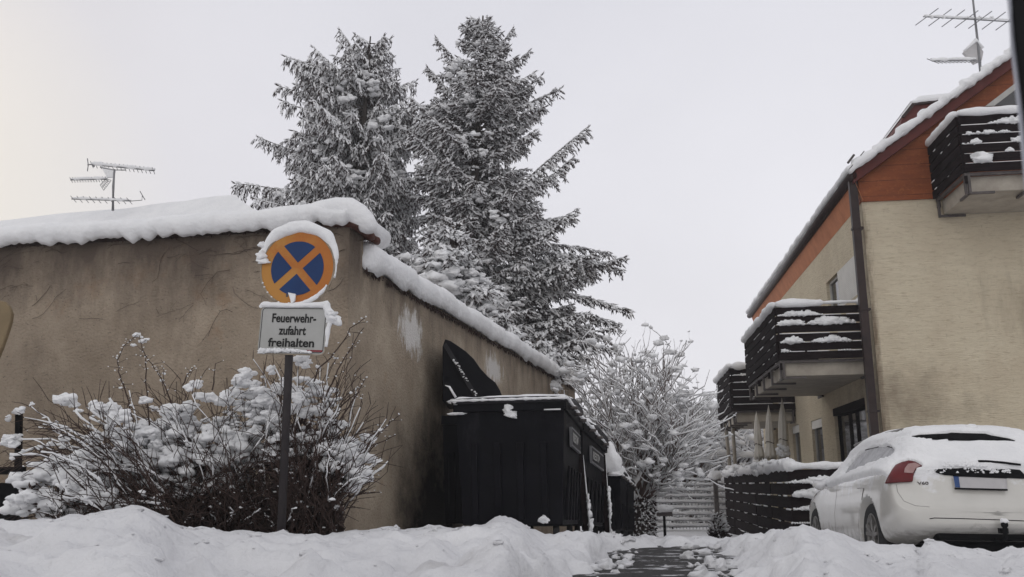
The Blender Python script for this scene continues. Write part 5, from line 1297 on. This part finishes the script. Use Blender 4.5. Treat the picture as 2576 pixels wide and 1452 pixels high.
# ================================================================== SHRUBS BY THE SIGN
rs = random.Random(77)
def zx(x): return .4295*x
def zy(y): return 828.7+.4295*y
def shrub(px, Yb, label, stems, clumps, leaves, shoots=(), mass=()):
    org = P(px, 1340, Yb); e = empty('shrub', org, 0, label, 'shrub', 'leafless shrubs in front of the wall'); T = lambda q: q-org
    w_ = MB(); s_ = MB(); lf = MB()
    for (n, bx, tip, cy, sn_p, thick) in stems:
        for k in range(n):
            x0 = rs.uniform(*bx); Y0 = Yb+rs.uniform(-.35, .45); f_ = rs.random(); x1 = rs.uniform(tip[0], tip[1]); y1 = rs.uniform(tip[2], tip[3])
            Y1 = Y0+rs.uniform(-.5, .35)
            a_ = P(x0, 1348, Y0); c_ = P(x1, y1, Y1); m_ = a_.lerp(c_, .5)+Vector((0, 0, cy*rs.uniform(.5, 1.2)*abs(c_.x-a_.x))); m_.x = a_.x*.62+c_.x*.38
            N_ = 12; pts = []
            for j in range(N_+1):
                t_ = j/N_; pts.append(T(a_*(1-t_)**2+m_*2*t_*(1-t_)+c_*t_*t_)+Vector((rs.gauss(0, .010), rs.gauss(0, .01), rs.gauss(0, .006))))
            r0 = rs.uniform(.004, .008); w_.tube(pts, [r0*(1-.65*j/N_) for j in range(N_+1)], n=4, cap=False)
            if rs.random() < sn_p:
                j0 = rs.randint(3, 8); seg = [q+Vector((0, 0, .007*thick)) for q in pts[j0:]]
                if len(seg) > 1: s_.tube(seg, [(.003+.013*max(0, nse((_*.45+px, k, 2))+.45))*thick for _ in range(len(seg))], n=6, lump=.7, fr=12)
            for j in range(4, N_+1):      # side twigs
                if rs.random() < .62:
                    dq = (pts[j]-pts[j-1]).normalized(); perp = Matrix.Rotation(rs.uniform(0, 6.28), 3, dq) @ dq.orthogonal().normalized()
                    d_ = (dq*.8+perp*.6).normalized(); l_ = rs.uniform(.06, .26); q = pts[j]+d_*l_; q2 = pts[j]+d_*l_*.5+Vector((0, 0, .01))
                    w_.tube([pts[j], q2, q], [.0038, .003, .0018], n=3, cap=False)
                    if rs.random() < .13: c = pts[j].lerp(q, rs.random()); s_.blob(c+Vector((0, 0, .006)), (.006+.018*rs.random()**2.5)*thick**.5, 1, .6, (1.4, 1.1, .8))
    for sh in shoots:
        pts = [T(P(x, y, Yb+dY)) for x, y, dY in sh]; fine = []
        for j in range(len(pts)-1):
            for q in range(4): fine.append(pts[j].lerp(pts[j+1], q/4)+Vector((rs.gauss(0, .004), 0, rs.gauss(0, .004))))
        fine.append(pts[-1]); w_.tube(fine, [.007-.0045*j/len(fine) for j in range(len(fine))], n=5, cap=False)
        for q in fine[3:]:
            for j in range(3):
                if rs.random() < .5: s_.blob(q+Vector((rs.gauss(0, .01), 0, rs.uniform(0, .02))), rs.uniform(.003, .009), 1, .5)
            if rs.random() < .5:
                d_ = Vector((rs.choice((-1, 1)), 0, rs.uniform(0, 1))).normalized()*rs.uniform(.03, .1); w_.tube([q, q+d_], [.003, .0015], n=3, cap=False); s_.blob(q+d_, .006, 1, .5)
    for (x, y, r) in clumps:
        R_ = r*.001425; Yc_ = Yb+rs.uniform(-.30, .15)
        c0 = T(P(zx(x), zy(y), Yc_)); c0.y += 0
        for j in range(8):
            f_ = rs.random()**.6; a_ = rs.uniform(0, 6.28)
            s_.blob(c0+Vector((math.cos(a_)*f_*R_*.85, rs.uniform(-.5, .5)*R_, math.sin(a_)*f_*R_*.55)), R_*rs.uniform(.28, .72), 3 if R_ > .05 else 2, .5, (1.2, 1, .78), fr=1.15)
    for (n, x0, x1, y0, y1, ra, rb) in mass:        # pillows of snow caught deeper in the shrub
        for k in range(n):
            x = rs.uniform(x0, x1); y = rs.uniform(y0, y1)
            if ((x-(x0+x1)/2)/((x1-x0)/2))**2+((y-(y0+y1)/2)/((y1-y0)/2))**2 > 1: continue
            R_ = (ra+(rb-ra)*rs.random()**1.7)*.001425; c0 = T(P(zx(x), zy(y), Yb+rs.uniform(-.22, .28)))
            for j in range(4): s_.blob(c0+Vector((rs.gauss(0, R_*.6), rs.gauss(0, R_*.4), rs.gauss(0, R_*.28))), R_*rs.uniform(.4, .8), 2, .45, (1.35, 1, .62), fr=1.2)
    for (n, x0, x1, y0, y1) in leaves:
        for k in range(n):
            p = T(P(rs.uniform(x0, x1), y0+(y1-y0)*rs.random()**.7, Yb+rs.uniform(-.3, .5))); a_ = Vector((rs.gauss(0, 1), rs.gauss(0, 1), rs.gauss(0, 1))).normalized(); b_ = a_.orthogonal().normalized(); l_ = rs.uniform(.02, .05); w2 = l_*rs.uniform(.25, .5)
            lf.add([p-a_*l_, p-b_*w2, p+a_*l_, p+b_*w2, p+a_.cross(b_)*.006, p-a_.cross(b_)*.002], [(0,1,4),(1,2,4),(2,3,4),(3,0,4),(1,0,5),(2,1,5),(3,2,5),(0,3,5)])
            if rs.random() < .025: s_.blob(p+Vector((0, 0, .01)), rs.uniform(.008, .02), 1, .5, (1.4, 1, .6))
    w_.build('stems', M['dark_twig'], e); lf.build('dead_leaves', M['leaf'], e); s_.build('snow', M['snow'], e); return e
shrub(230, 7.6, 'low shrub at far left with long branches arching down under thick snow',
    [(40, (260, 430), (0, 230, 1080, 1290), .6, .6, .9), (45, (260, 470), (60, 330, 980, 1180), .4, .3, .65), (30, (200, 420), (120, 420, 1160, 1290), .45, .6, 1.1), (60, (60, 430), (40, 430, 1200, 1310), .25, .35, .8)],
    [(380,400,55),(350,415,35),(640,480,62),(560,445,38),(440,440,28),(690,510,45),(500,730,52),(640,740,30),(440,800,75),(500,810,45),(290,850,80),(200,880,55),(180,930,50),(130,980,50),(90,1040,60),(300,1000,80),(250,1060,70),(380,1050,70),(450,960,65),(560,960,65),(630,980,55),(600,930,50),(110,470,22),(60,650,42),(185,435,12),(50,510,12),(380,640,25),(340,750,28),(120,620,15),(520,900,50),(400,880,60),(230,690,18),(300,670,18)],
    [(500, 60, 430, 1200, 1320)], mass=[(110, 100, 740, 740, 1100, 20, 66), (30, 500, 900, 520, 800, 16, 50)])
shrub(560, 7.9, 'middle shrub of tangled bare stems and snow clumps, left of the sign pole',
    [(80, (430, 700), (300, 700, 950, 1180), .12, .14, .55), (40, (400, 640), (180, 480, 1020, 1220), .3, .35, .75), (150, (430, 700), (430, 720, 1120, 1300), .05, .12, .6)],
    [(1050,500,75),(1010,470,40),(1095,450,40),(1200,400,45),(1225,390,28),(1320,400,45),(1420,290,60),(1440,265,40),(1380,300,30),(1130,640,80),(1080,600,50),(1210,620,55),(1020,740,70),(990,790,50),(1120,780,65),(1090,830,40),(1230,580,45),(1380,650,60),(1330,690,40),(1390,740,45),(840,590,45),(890,610,35),(760,560,30),(1140,320,36),(1100,345,26),(1160,330,24),(850,420,32),(900,460,24),(800,30,20),(830,60,26),(780,90,12),(860,60,12),(960,260,10),(720,640,45),(800,660,50),(900,680,55),(950,720,50),(860,740,45),(700,790,50),(780,830,45),(1290,640,45),(1450,700,35),(1500,600,40),(820,900,28),(700,880,40),(960,620,40),(640,850,40)],
    [(1700, 430, 700, 1190, 1345), (200, 480, 720, 1100, 1200)],
    shoots=[((336, 1065, 0), (318, 990, 0), (300, 945, 0), (296, 905, 0), (312, 870, 0), (345, 842, 0)), ((375, 1075, 0), (368, 960, 0), (366, 900, 0), (350, 850, 0)), ((430, 1015, 0), (415, 970, 0), (395, 935, 0), (368, 895, 0)), ((458, 975, 0), (470, 945, 0), (486, 925, 0)), ((536, 980, 0), (542, 915, 0))],
    mass=[(230, 620, 1560, 520, 960, 18, 78), (50, 1300, 1620, 300, 620, 16, 45)])
shrub(770, 7.75, 'tall upright shrub behind the sign pole, its bare shoots fanning up to the right',
    [(78, (690, 850), (640, 890, 900, 1180), .05, .12, .5), (26, (740, 850), (820, 970, 930, 1200), .05, .2, .5), (22, (740, 850), (900, 975, 1050, 1250), .08, .3, .6), (140, (660, 855), (650, 860, 1080, 1310), .03, .08, .6)],
    [(2010,760,85),(1975,710,50),(2070,790,55),(2040,840,40),(1930,790,45),(1890,540,32),(1720,640,38),(1770,190,42),(1800,215,25),(1600,500,52),(1590,540,45),(1550,390,40),(1510,350,35),(1780,500,32),(1900,480,32),(1860,220,16),(1590,240,30),(1480,330,28),(1750,400,40),(1730,460,35),(1540,420,45),(1630,570,40),(1700,720,30),(1890,650,40),(1900,700,45),(1860,840,30),(1970,880,35),(1970,1040,18),(1460,500,22),(1840,620,28),(1650,330,22),(1680,600,35),(1800,430,22),(2110,890,20)],
    [(2600, 690, 862, 1140, 1348), (200, 700, 860, 1040, 1140)],
    shoots=[((790, 960, -.7), (800, 930, -.7), (850, 880, -.7), (880, 830, -.7), (918, 800, -.7)), ((820, 1000, -.6), (850, 930, -.6), (880, 880, -.6), (915, 825, -.6)), ((855, 1060, -.3), (900, 990, -.3), (920, 950, -.3)), ((880, 1200, 0), (930, 1110, 0), (975, 1070, 0), (1005, 1045, 0)), ((890, 1190, 0), (940, 1120, 0), (995, 1095, 0)), ((830, 1160, 0), (900, 1130, 0), (955, 1075, 0)), ((860, 1250, 0), (910, 1242, 0), (955, 1238, 0)), ((890, 1215, 0), (930, 1195, 0), (960, 1185, 0))],
    mass=[(130, 1480, 1990, 260, 820, 14, 50), (60, 1840, 2130, 620, 940, 20, 62)])
# ================================================================== CAR
random.seed(9)
hubw = P(2195, 1349, 10.05)
TC = R(5.8); cgz = hubw.z-.335
cu = Vector((math.cos(TC), -math.sin(TC), 0)); cv = Vector((math.sin(TC), math.cos(TC), 0))
CO = hubw - cu*(-.90) - cv*.97; CO.z = cgz
car = empty('parked_car', CO, -TC, 'white estate car parked in front of the cream house, snow over roof and rear window', 'car')
car.rotation_euler = (R(-2.3), R(1.2), -TC); car.location.z += .03
bpy.context.view_layer.update(); CM = car.matrix_world.copy(); CI = CM.inverted()
print('car', CO, 'ground', cgz)
ST = [ # y, zb, hw, zs, hwb, zt, hwt
 (0.00,.46,.66,.58,.60,.60,.50),(0.02,.42,.80,.62,.74,.66,.62),(0.07,.40,.875,.68,.82,.72,.68),(0.11,.38,.90,.78,.815,.84,.68),(0.15,.37,.912,.90,.80,.96,.665),
 (0.22,.34,.922,.965,.79,1.05,.64),(0.34,.30,.93,1.0,.80,1.19,.61),(0.48,.26,.932,1.01,.81,1.315,.58),(0.58,.24,.932,1.01,.815,1.365,.57),(0.72,.22,.932,1.01,.82,1.39,.575),
 (1.1,.19,.932,1.0,.825,1.42,.59),(1.7,.18,.93,.99,.825,1.44,.60),(2.3,.18,.93,.98,.825,1.43,.60),(2.75,.18,.93,.97,.82,1.36,.585),(3.05,.18,.93,.96,.82,1.25,.585),
 (3.35,.18,.93,.95,.82,1.13,.62),(3.6,.18,.93,.92,.80,1.00,.63),(4.0,.18,.92,.86,.78,.93,.60),(4.32,.2,.88,.79,.72,.84,.56),(4.52,.24,.77,.66,.64,.72,.50),(4.62,.32,.60,.54,.50,.58,.40)]
def ring(s):
    y, zb, hw, zs, hwb, zt, hwt = s; l = lambda a, b, t: a+(b-a)*t
    return [(0, zb), (hw*.6, zb), (hw*.90, zb+.012), (hw*.98, zb+.09), (hw, l(zb+.09, zs, .35)), (hw*1.0, l(zb+.09, zs, .66)), (hw*.985, zs-.07), (hwb+.02, zs), (l(hwb, hwt, .38), l(zs, zt-.05, .38)), (l(hwb, hwt, .72), l(zs, zt-.05, .72)), (hwt, zt-.055), (hwt*.84, zt-.012), (hwt*.45, zt), (0, zt+.004)]
v = []; K = 14; NR = 2*K-2
for s in ST:
    r_ = ring(s); full = [(-x, z) for x, z in r_]+[(x, z) for x, z in r_[-2:0:-1]]
    for x, z in full: v.append((x, s[0], z))
f = [(i*NR+k, i*NR+(k+1) % NR, (i+1)*NR+(k+1) % NR, (i+1)*NR+k) for i in range(len(ST)-1) for k in range(NR)]
# end caps built as grids so that they stay smooth
def cap(i, rev):
    o = []
    for k in range(K-1):
        a0 = i*NR+k; a1 = i*NR+k+1; m = lambda j: i*NR+((NR-j) % NR)
        q = [a0, a1, m(k+1), m(k)]; q2 = []
        for z in q:
            if z not in q2: q2.append(z)
        if len(q2) > 2: o.append(tuple(q2[::-1] if rev else q2))
    return o
f += cap(0, False)+cap(len(ST)-1, True)
me = bpy.data.meshes.new('body'); me.from_pydata(v, [], f); me.update()
bm = bmesh.new(); bm.from_mesh(me); bmesh.ops.recalc_face_normals(bm, faces=bm.faces); bm.to_mesh(me); bm.free()
tmp = bpy.data.objects.new('tmp', me); col.objects.link(tmp)
sb = tmp.modifiers.new('s', 'SUBSURF'); sb.levels = 3; sb.render_levels = 3
dg_ = bpy.context.evaluated_depsgraph_get(); full = bpy.data.meshes.new_from_object(tmp.evaluated_get(dg_))
cut = MB(); 
for yy_, zz_ in ((.97, .345), (3.746, .345)):
    for sx in (-1, 1):
        pr = [(yy_+.385*math.cos(2*math.pi*k/40), zz_+.385*math.sin(2*math.pi*k/40)) for k in range(40)]
        cut.prism(pr, sx*.62, sx*1.3, 'x')
co = cut.build('cut', M['black'])
bm = bmesh.new(); bm.from_mesh(co.data); bmesh.ops.recalc_face_normals(bm, faces=bm.faces); bm.to_mesh(co.data); bm.free()
bo = tmp.modifiers.new('b', 'BOOLEAN'); bo.operation = 'DIFFERENCE'; bo.object = co; bo.solver = 'EXACT'
bpy.context.view_layer.update(); dg_ = bpy.context.evaluated_depsgraph_get(); body = bpy.data.meshes.new_from_object(tmp.evaluated_get(dg_))
bpy.data.objects.remove(tmp); bpy.data.objects.remove(co)
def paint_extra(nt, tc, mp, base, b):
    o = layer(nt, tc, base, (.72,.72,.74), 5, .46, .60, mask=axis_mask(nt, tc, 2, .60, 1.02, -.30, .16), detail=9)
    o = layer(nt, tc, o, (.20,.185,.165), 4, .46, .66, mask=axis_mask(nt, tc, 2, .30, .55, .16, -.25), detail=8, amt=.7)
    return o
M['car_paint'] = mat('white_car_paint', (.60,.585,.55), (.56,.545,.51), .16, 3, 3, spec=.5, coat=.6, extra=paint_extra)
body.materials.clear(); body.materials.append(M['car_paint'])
body.polygons.foreach_set('use_smooth', [True]*len(body.polygons))
ob = bpy.data.objects.new('body', body); col.objects.link(ob); ob.parent = car
bvh = BVHTree.FromPolygons([CM @ q.co for q in full.vertices], [tuple(p.vertices) for p in full.polygons])
def inpoly(x, y, poly):
    c = False; j = len(poly)-1
    for i in range(len(poly)):
        if (poly[i][1] > y) != (poly[j][1] > y) and x < (poly[j][0]-poly[i][0])*(y-poly[i][1])/(poly[j][1]-poly[i][1])+poly[i][0]: c = not c
        j = i
    return c
Z = lambda x, y: (1933.5+.2935*x, 1026+.2935*y)
def decal(name, poly, m_, off=.004, th=.006, cuts=4, par=ob, zoom=True, bmp=0):
    pp = [Z(*q) for q in poly] if zoom else poly
    bm = bmesh.new(); bm.faces.new([bm.verts.new((x, y, 0)) for x, y in pp]); bmesh.ops.triangulate(bm, faces=bm.faces)
    for _ in range(cuts): bmesh.ops.subdivide_edges(bm, edges=[e_ for e_ in bm.edges if e_.calc_length() > 4], cuts=1, use_grid_fill=False); bmesh.ops.triangulate(bm, faces=bm.faces)
    dead = []
    for q in bm.verts:
        r = ray(q.co.x, q.co.y).normalized(); h = bvh.ray_cast(CAM, r)
        if h[0] is None: dead.append(q); continue
        n_ = h[1] if h[1].dot(r) < 0 else -h[1]
        q.co = CI @ (h[0]+n_*(off+bmp*nse(h[0], 25)))
    bmesh.ops.delete(bm, geom=dead, context='VERTS')
    me = bpy.data.meshes.new(name); bm.to_mesh(me); bm.free(); me.polygons.foreach_set('use_smooth', [True]*len(me.polygons)); me.materials.append(m_)
    o = bpy.data.objects.new(name, me); col.objects.link(o); o.parent = par
    so_ = o.modifiers.new('s', 'SOLIDIFY'); so_.thickness = th; so_.offset = 0
    return o
def poly_line(name, pts, wd, m_, off=.008, par=ob):
    pp = []; 
    for i in range(len(pts)-1):
        for k in range(8): t = k/8; pp.append((pts[i][0]+(pts[i+1][0]-pts[i][0])*t, pts[i][1]+(pts[i+1][1]-pts[i][1])*t))
    pp.append(pts[-1]); out_ = []
    for q in pp:
        x, y = Z(*q); r = ray(x, y).normalized(); h = bvh.ray_cast(CAM, r)
        if h[0] is None: continue
        n_ = h[1] if h[1].dot(r) < 0 else -h[1]; out_.append(CI @ (h[0]+n_*off))
    b = MB()
    if len(out_) > 1: b.tube(out_, wd, n=5); return b.build(name, m_, par)
GAP = [(1230,281),(1290,269),(1400,262),(1520,257),(1560,250),(1850,258),(1900,272),(2050,298),(2105,316),(2060,320),(1800,312),(1500,304),(1320,292)]
SW = [(638,600),(700,500),(760,430),(835,368),(950,338),(1060,336),(1108,380),(1090,425),(1000,462),(860,505),(740,555)]
TL = [(1022,655),(1045,600),(1075,545),(1100,512),(1150,488),(1210,471),(1262,482),(1315,515),(1268,538),(1240,570),(1228,640),(1130,646)]
decal('spoiler_gap', GAP, M['black'], off=.045, th=.01)
M['frost'] = mat('frosted_glass', (.50,.50,.52), (.34,.34,.36), .5, 9, 6, .3, 40, lo=.42, hi=.62)
sw = decal('side_window', SW, M['frost'], off=.004)
tl = decal('tail_light', TL, M['red_lens'], off=.022, th=.02)
decal('clear_lens', [(1158,575),(1165,545),(1200,505),(1258,492),(1303,515),(1255,545),(1232,578)], M['clear_lens'], off=.035, th=.004, par=tl)
poly_line('window_seal', [(835,366),(880,352),(950,338)], .005, M['black'], par=sw)
poly_line('window_seal', [(1005,330),(1070,346),(1104,385),(1096,415),(1060,440)], .006, M['black'], par=sw)
poly_line('window_seal', [(556,655),(600,590),(650,520),(700,465),(775,400)], .008, M['black'], off=.004)
poly_line('panel_seam', [(800,790),(806,740),(818,690),(800,687),(760,692)], .003, M['steel'], off=.002)
poly_line('panel_seam', [(585,710),(566,900),(578,1095)], .0018, M['steel'], off=.0)
poly_line('panel_seam', [(778,860),(772,1000),(780,1140)], .0018, M['steel'], off=.0)
poly_line('panel_seam', [(1380,952),(1420,945),(1650,950),(1950,960),(2189,970)], .004, M['black'], off=.001)
poly_line('panel_seam', [(1095,660),(1105,720),(1160,800),(1260,840),(1380,850)], .002, M['steel'], off=.0)
tr = decal('tailgate_trim', [(1415,512),(1600,508),(1790,520),(2000,525),(2150,540),(2185,575),(2189,610),(2000,602),(1850,602),(1500,578),(1425,555)], M['black'], off=.010, th=.012)
poly_line('rear_wiper', [(1786,490),(1850,490),(1990,500),(2145,519)], .011, M['black'], off=.055)
np_ = decal('number_plate', [(1572,598),(2030,616),(2036,720),(1590,707)], M['plate_white'], off=.03, th=.012)
decal('plate_rim', [(1585,700),(2036,713),(2037,724),(1588,711)], M['black'], off=.037, th=.014, par=np_)
decal('plate_rim', [(1570,594),(2030,612),(2030,618),(1572,600)], M['black'], off=.037, th=.014, par=np_)
decal('plate_blue_band', [(1574,600),(1618,602),(1632,697),(1590,695)], M['plate_blue'], off=.038, th=.004, par=np_)
# badge
bx_, by_ = Z(1325, 660); r = ray(bx_, by_).normalized(); h = bvh.ray_cast(CAM, r)
if h[0]:
    n_ = h[1] if h[1].dot(r) < 0 else -h[1]; n_ = (CI.to_3x3() @ n_).normalized(); p_ = CI @ h[0]+n_*.004
    X_ = Vector((0, 0, 1)).cross(n_).normalized(); Y_ = n_.cross(X_)
    mm = Matrix.Identity(4)
    for i in range(3): mm[i][0] = X_[i]; mm[i][1] = Y_[i]; mm[i][2] = n_[i]; mm[i][3] = p_[i]
    text_obj('badge', 'V60', .042, M['steel'], ob, mm, off=.0006, ext=.002, sx=1.5)
# snow over the car
b = MB(); vv = []; thick = []
nrm_ = [q.normal.copy() for q in full.vertices]
for q in full.vertices:
    c = q.co; n_ = q.normal; wx, wy = proj(CM @ c)
    zz_x, zz_y = (wx-1933.5)/.2935, (wy-1026)/.2935
    ns_ = nse(c, 3)*.5+nse(c, 9)*.35+nse(c, 22)*.25
    up_ = ss(.38, .62, n_.z+.10*ns_)*ss(.80, .95, c.z+.1*ns_)
    rear = ss(.985, 1.01, c.z+.022*ns_)*(1-ss(.58, .75, c.y))*ss(-.2, .15, -n_.y+n_.z*.5)*(1-ss(.56, .66, abs(c.x)-.25*(1.4-c.z)*0+.06*ns_))
    t_ = max(up_, rear)
    if c.x < .9 and (CM.to_3x3() @ n_).dot((CM @ c)-CAM) < 0 and (inpoly(zz_x, zz_y, GAP) or inpoly(zz_x, zz_y, TL) or inpoly(zz_x, zz_y-6, TL) or inpoly(zz_x, zz_y, SW)): t_ = 0
    th_ = (.030+.022*up_+.012*nse(c, 5)+.006*nse(c, 20))
    if .45 < c.y < .8 and c.z > 1.3: th_ += .012
    thick.append(t_); vv.append(c+n_*(th_*t_-.006*(1-t_)))
keep = [p for p in full.polygons if max(thick[i] for i in p.vertices) > .02]
idx = {}; nv_ = []
ff = []
for p in keep:
    t = []
    for i in p.vertices:
        if i not in idx: idx[i] = len(nv_); nv_.append(vv[i])
        t.append(idx[i])
    ff.append(tuple(t))
b.add(nv_, ff, True)
# crumbs at the trim, on the wiper, the mirror
def onbody(x, y, off=.01):
    X, Y = Z(x, y); r = ray(X, Y).normalized(); h = bvh.ray_cast(CAM, r)
    if h[0] is None: return None
    n_ = h[1] if h[1].dot(r) < 0 else -h[1]; return CI @ (h[0]+n_*off)
rs = random.Random(6)
for k in range(170):
    x = rs.choice((rs.uniform(1330, 1620), rs.uniform(1660, 1850), rs.uniform(1880, 1960), rs.uniform(2000, 2060))); y = 505+rs.random()**1.6*65 if x < 1860 else 520+rs.random()*45
    q = onbody(x, y, .020)
    if q: b.blob(q, rs.uniform(.005, .015), 1, .5)
for k in range(60):
    q = onbody(rs.uniform(1500, 1860), rs.uniform(490, 520), .03)
    if q: b.blob(q, rs.uniform(.012, .026), 1, .5)
b.blob(Vector((.05, .55, 1.40)), .05, 3, .4, (1.6, 1, .8))
b.build('snow', M['snow'], car)
# wheels
def wheel(x, y, side_):
    e = MB(); c = Vector((x, y, .33)); pr = [(.225, -.10), (.30, -.112), (.325, -.09), (.332, 0), (.325, .09), (.30, .112), (.225, .10)]
    def rv(prof, n=44):
        vs = []; fs = []
        for r_, o in prof:
            for k in range(n): t = 2*math.pi*k/n; vs.append((c.x+o, c.y+r_*math.cos(t), c.z+r_*math.sin(t)))
        for i in range(len(prof)-1):
            for k in range(n): fs.append((i*n+k, i*n+(k+1) % n, (i+1)*n+(k+1) % n, (i+1)*n+k))
        return vs, fs
    e.add(*rv(pr), True); w0 = e.build('wheel', M['tyre'], car)
    r2 = MB(); s = side_; r2.add(*rv([(.226, s*.102), (.214, s*.108), (.205, s*.09), (.20, -s*.09)]), True)
    for k in range(5):
        for dt in (-.13, .13):
            t = 2*math.pi*k/5+dt*.6+.3; t2 = 2*math.pi*k/5+dt*1.5+.3
            p = c+Vector((s*.085, .04*math.cos(t), .04*math.sin(t))); q = c+Vector((s*.10, .213*math.cos(t2), .213*math.sin(t2))); r2.beam(p, q, .034, .03, (1, 0, 0))
    r2.tube([c+Vector((s*.06, 0, 0)), c+Vector((s*.098, 0, 0))], .05, n=16)
    r2.build('rim', M['alloy'], w0)
    dsk = MB(); dsk.tube([c+Vector((s*.0, 0, 0)), c+Vector((s*.02, 0, 0))], .17, n=24); dsk.build('brake_disc', M['black'], w0)
    a_ = MB(); pr = [(.380, s*.02), (.380, -s*.22), (.05, -s*.225)]; a_.add(*rv(pr), True); a_.build('arch_liner', M['black'], car)
for y in (.97, 3.746):
    for s in (-1, 1): wheel(s*.80, y, s)
# underbody, tow ball, mirror
b = MB(); b.box((-.60, .35, .16), (.60, 4.2, .30)); b.box((-.52, .16, .30), (.52, .36, .42)); b.build('underbody', M['black'], car, .03)
b = MB(); b.tube([Vector((.02, .3, .32)), Vector((.02, .02, .31)), Vector((.02, -.06, .34)), Vector((.02, -.07, .43))], .022, n=8); b.blob((.02, -.07, .45), .032, 3, 0, (1, 1, 1)); b.box((-.02, -.045, .37), (.06, -.005, .42)); tb2 = b.build('tow_bar', M['black'], car)
b = MB(); b.blob((.02, -.075, .482), .034, 3, .4, (1, 1, .7)); b.build('snow', M['snow'], tb2)
b = MB(); b.tube([Vector((.34, .15, .33)), Vector((.34, .0, .32))], .035, n=12); b.build('exhaust', M['steel'], car)
mr_ = []
for s in (-1, 1):
    b = MB(); b.blob((s*.99, 2.93, .93), .085, 3, .12, (1.0, .7, .75)); b.box((s*.90-.05, 2.90, .88), (s*.90+.05, 2.96, .91)); mo = b.build('mirror', M['car_paint'], car)
    b = MB(); b.blob((s*.99, 2.93, .985), .065, 3, .3, (1.1, .8, .45)); b.build('snow', M['snow'], mo)
    b = MB(); b.tube([Vector((s*.57, .75+k*.1, 1.405+.02*math.sin(math.pi*k/20))) for k in range(21)], .016, n=6); b.build('roof_rail', M['alloy'], car)
# headlamps and front grille (hidden side of the car)
for s in (-1, 1):
    b = MB(); b.blob((s*.66, 4.44, .66), .15, 3, 0, (1.1, .7, .5)); b.build('headlight', M['clear_lens'], car)
b = MB(); b.box((-.35, 4.58, .42), (.35, 4.64, .60)); b.build('grille', M['black'], car, .02)
# ================================================================== LEFT EDGE: board and iron post
b = MB(); pl = [(-160, 742), (-60, 748), (0, 756), (15, 760), (26, 772), (33, 790), (30, 811), (18, 848), (8, 876), (-4, 905), (-30, 960), (-160, 1200)]
q = [P(x, y, 8.4) for x, y in pl]; o0 = q[0].copy()
b.prism([((p-o0).x, (p-o0).z) for p in q], -.03, .03); 
M['beige'] = mat('beige_board', (.235,.175,.10), (.19,.14,.08), .7, 3, 5, .2, 20)
bo_ = b.build('rounded_board', M['beige'], None, .012); bo_.location = o0; tag(bo_, 'beige round-cornered board leaning at the left edge in front of the wall', 'board')
pb_ = P(43, 1300, 8.9); e = empty('iron_gate', pb_, 0, 'black iron post with crossbars at the left edge, snow on its top', 'gate')
T = lambda p: p-pb_
b = MB(); b.beam(T(P(43, 1330, 8.9)), T(P(48, 1040, 8.9)), .05, .05, (0, 1, 0)); b.build('post', M['black'], e)
b = MB(); b.beam(T(P(-160, 1186, 8.95)), T(P(62, 1184, 8.85)), .05, .07); b.beam(T(P(-160, 1240, 8.95)), T(P(62, 1238, 8.85)), .05, .05); b.build('crossbar', M['black'], e)
b = MB(); b.hexa([T(P(-160, 1330, 9.0)), T(P(36, 1330, 8.9)), T(P(36, 1330, 8.93)), T(P(-160, 1330, 9.03)), T(P(-160, 1215, 9.0)), T(P(36, 1215, 8.9)), T(P(36, 1215, 8.93)), T(P(-160, 1215, 9.03))]); b.build('sheet_panel', M['black'], e)
b = MB(); b.blob(T(P(46, 1034, 8.85)), .045, 3, .5); b.blob(T(P(30, 1108, 8.8)), .06, 3, .5, (1.2, 1, .8)); b.blob(T(P(22, 1055, 8.8)), .03, 2, .5); b.build('snow', M['snow'], e)
# ================================================================== WINDOW PILLAR OF THE CAR THE VIEWER SITS IN
b = MB(); rim = MB(); pt2 = []; eg = ((2502, -260), (2509, -120), (2516, 0), (2526, 130), (2545, 300), (2572, 600), (2604, 900), (2650, 1250), (2720, 1600), (2800, 1900))
le = [P(x+14, y, .60) for x, y in eg]; ri_ = [P(x+330, y, .60) for x, y in eg[::-1]]
b.prism([(p.x, p.z) for p in le+ri_], .53, .602); rim.tube([P(x+8, y, .60)+Vector((.001, -.006, 0)) for x, y in eg], .0018, n=8)
pil = b.build('window_pillar', M['black'], None, .006); tag(pil, 'black window pillar of the nearby vehicle along the right edge', 'pillar')
M['seal'] = mat('grey_seal', (.40,.41,.46), (.32,.33,.38), .4, 20, 3)
rim.build('seal', M['seal'], pil)

# ================================================================== HAZE
hz = MB(); hz.box((-60, -12, -5.2), (60, 70, 16.0)); HM = bpy.data.materials.new('haze'); HM.use_nodes = True; nt = HM.node_tree; nt.nodes.clear()
ho = nt.nodes.new('ShaderNodeOutputMaterial'); pv = nt.nodes.new('ShaderNodeVolumePrincipled'); pv.inputs['Color'].default_value = (.95, .95, .97, 1); pv.inputs['Density'].default_value = .0020; pv.inputs['Anisotropy'].default_value = .2
nt.links.new(pv.outputs[0], ho.inputs['Volume']); tag(hz.build('haze', HM), kind='stuff')
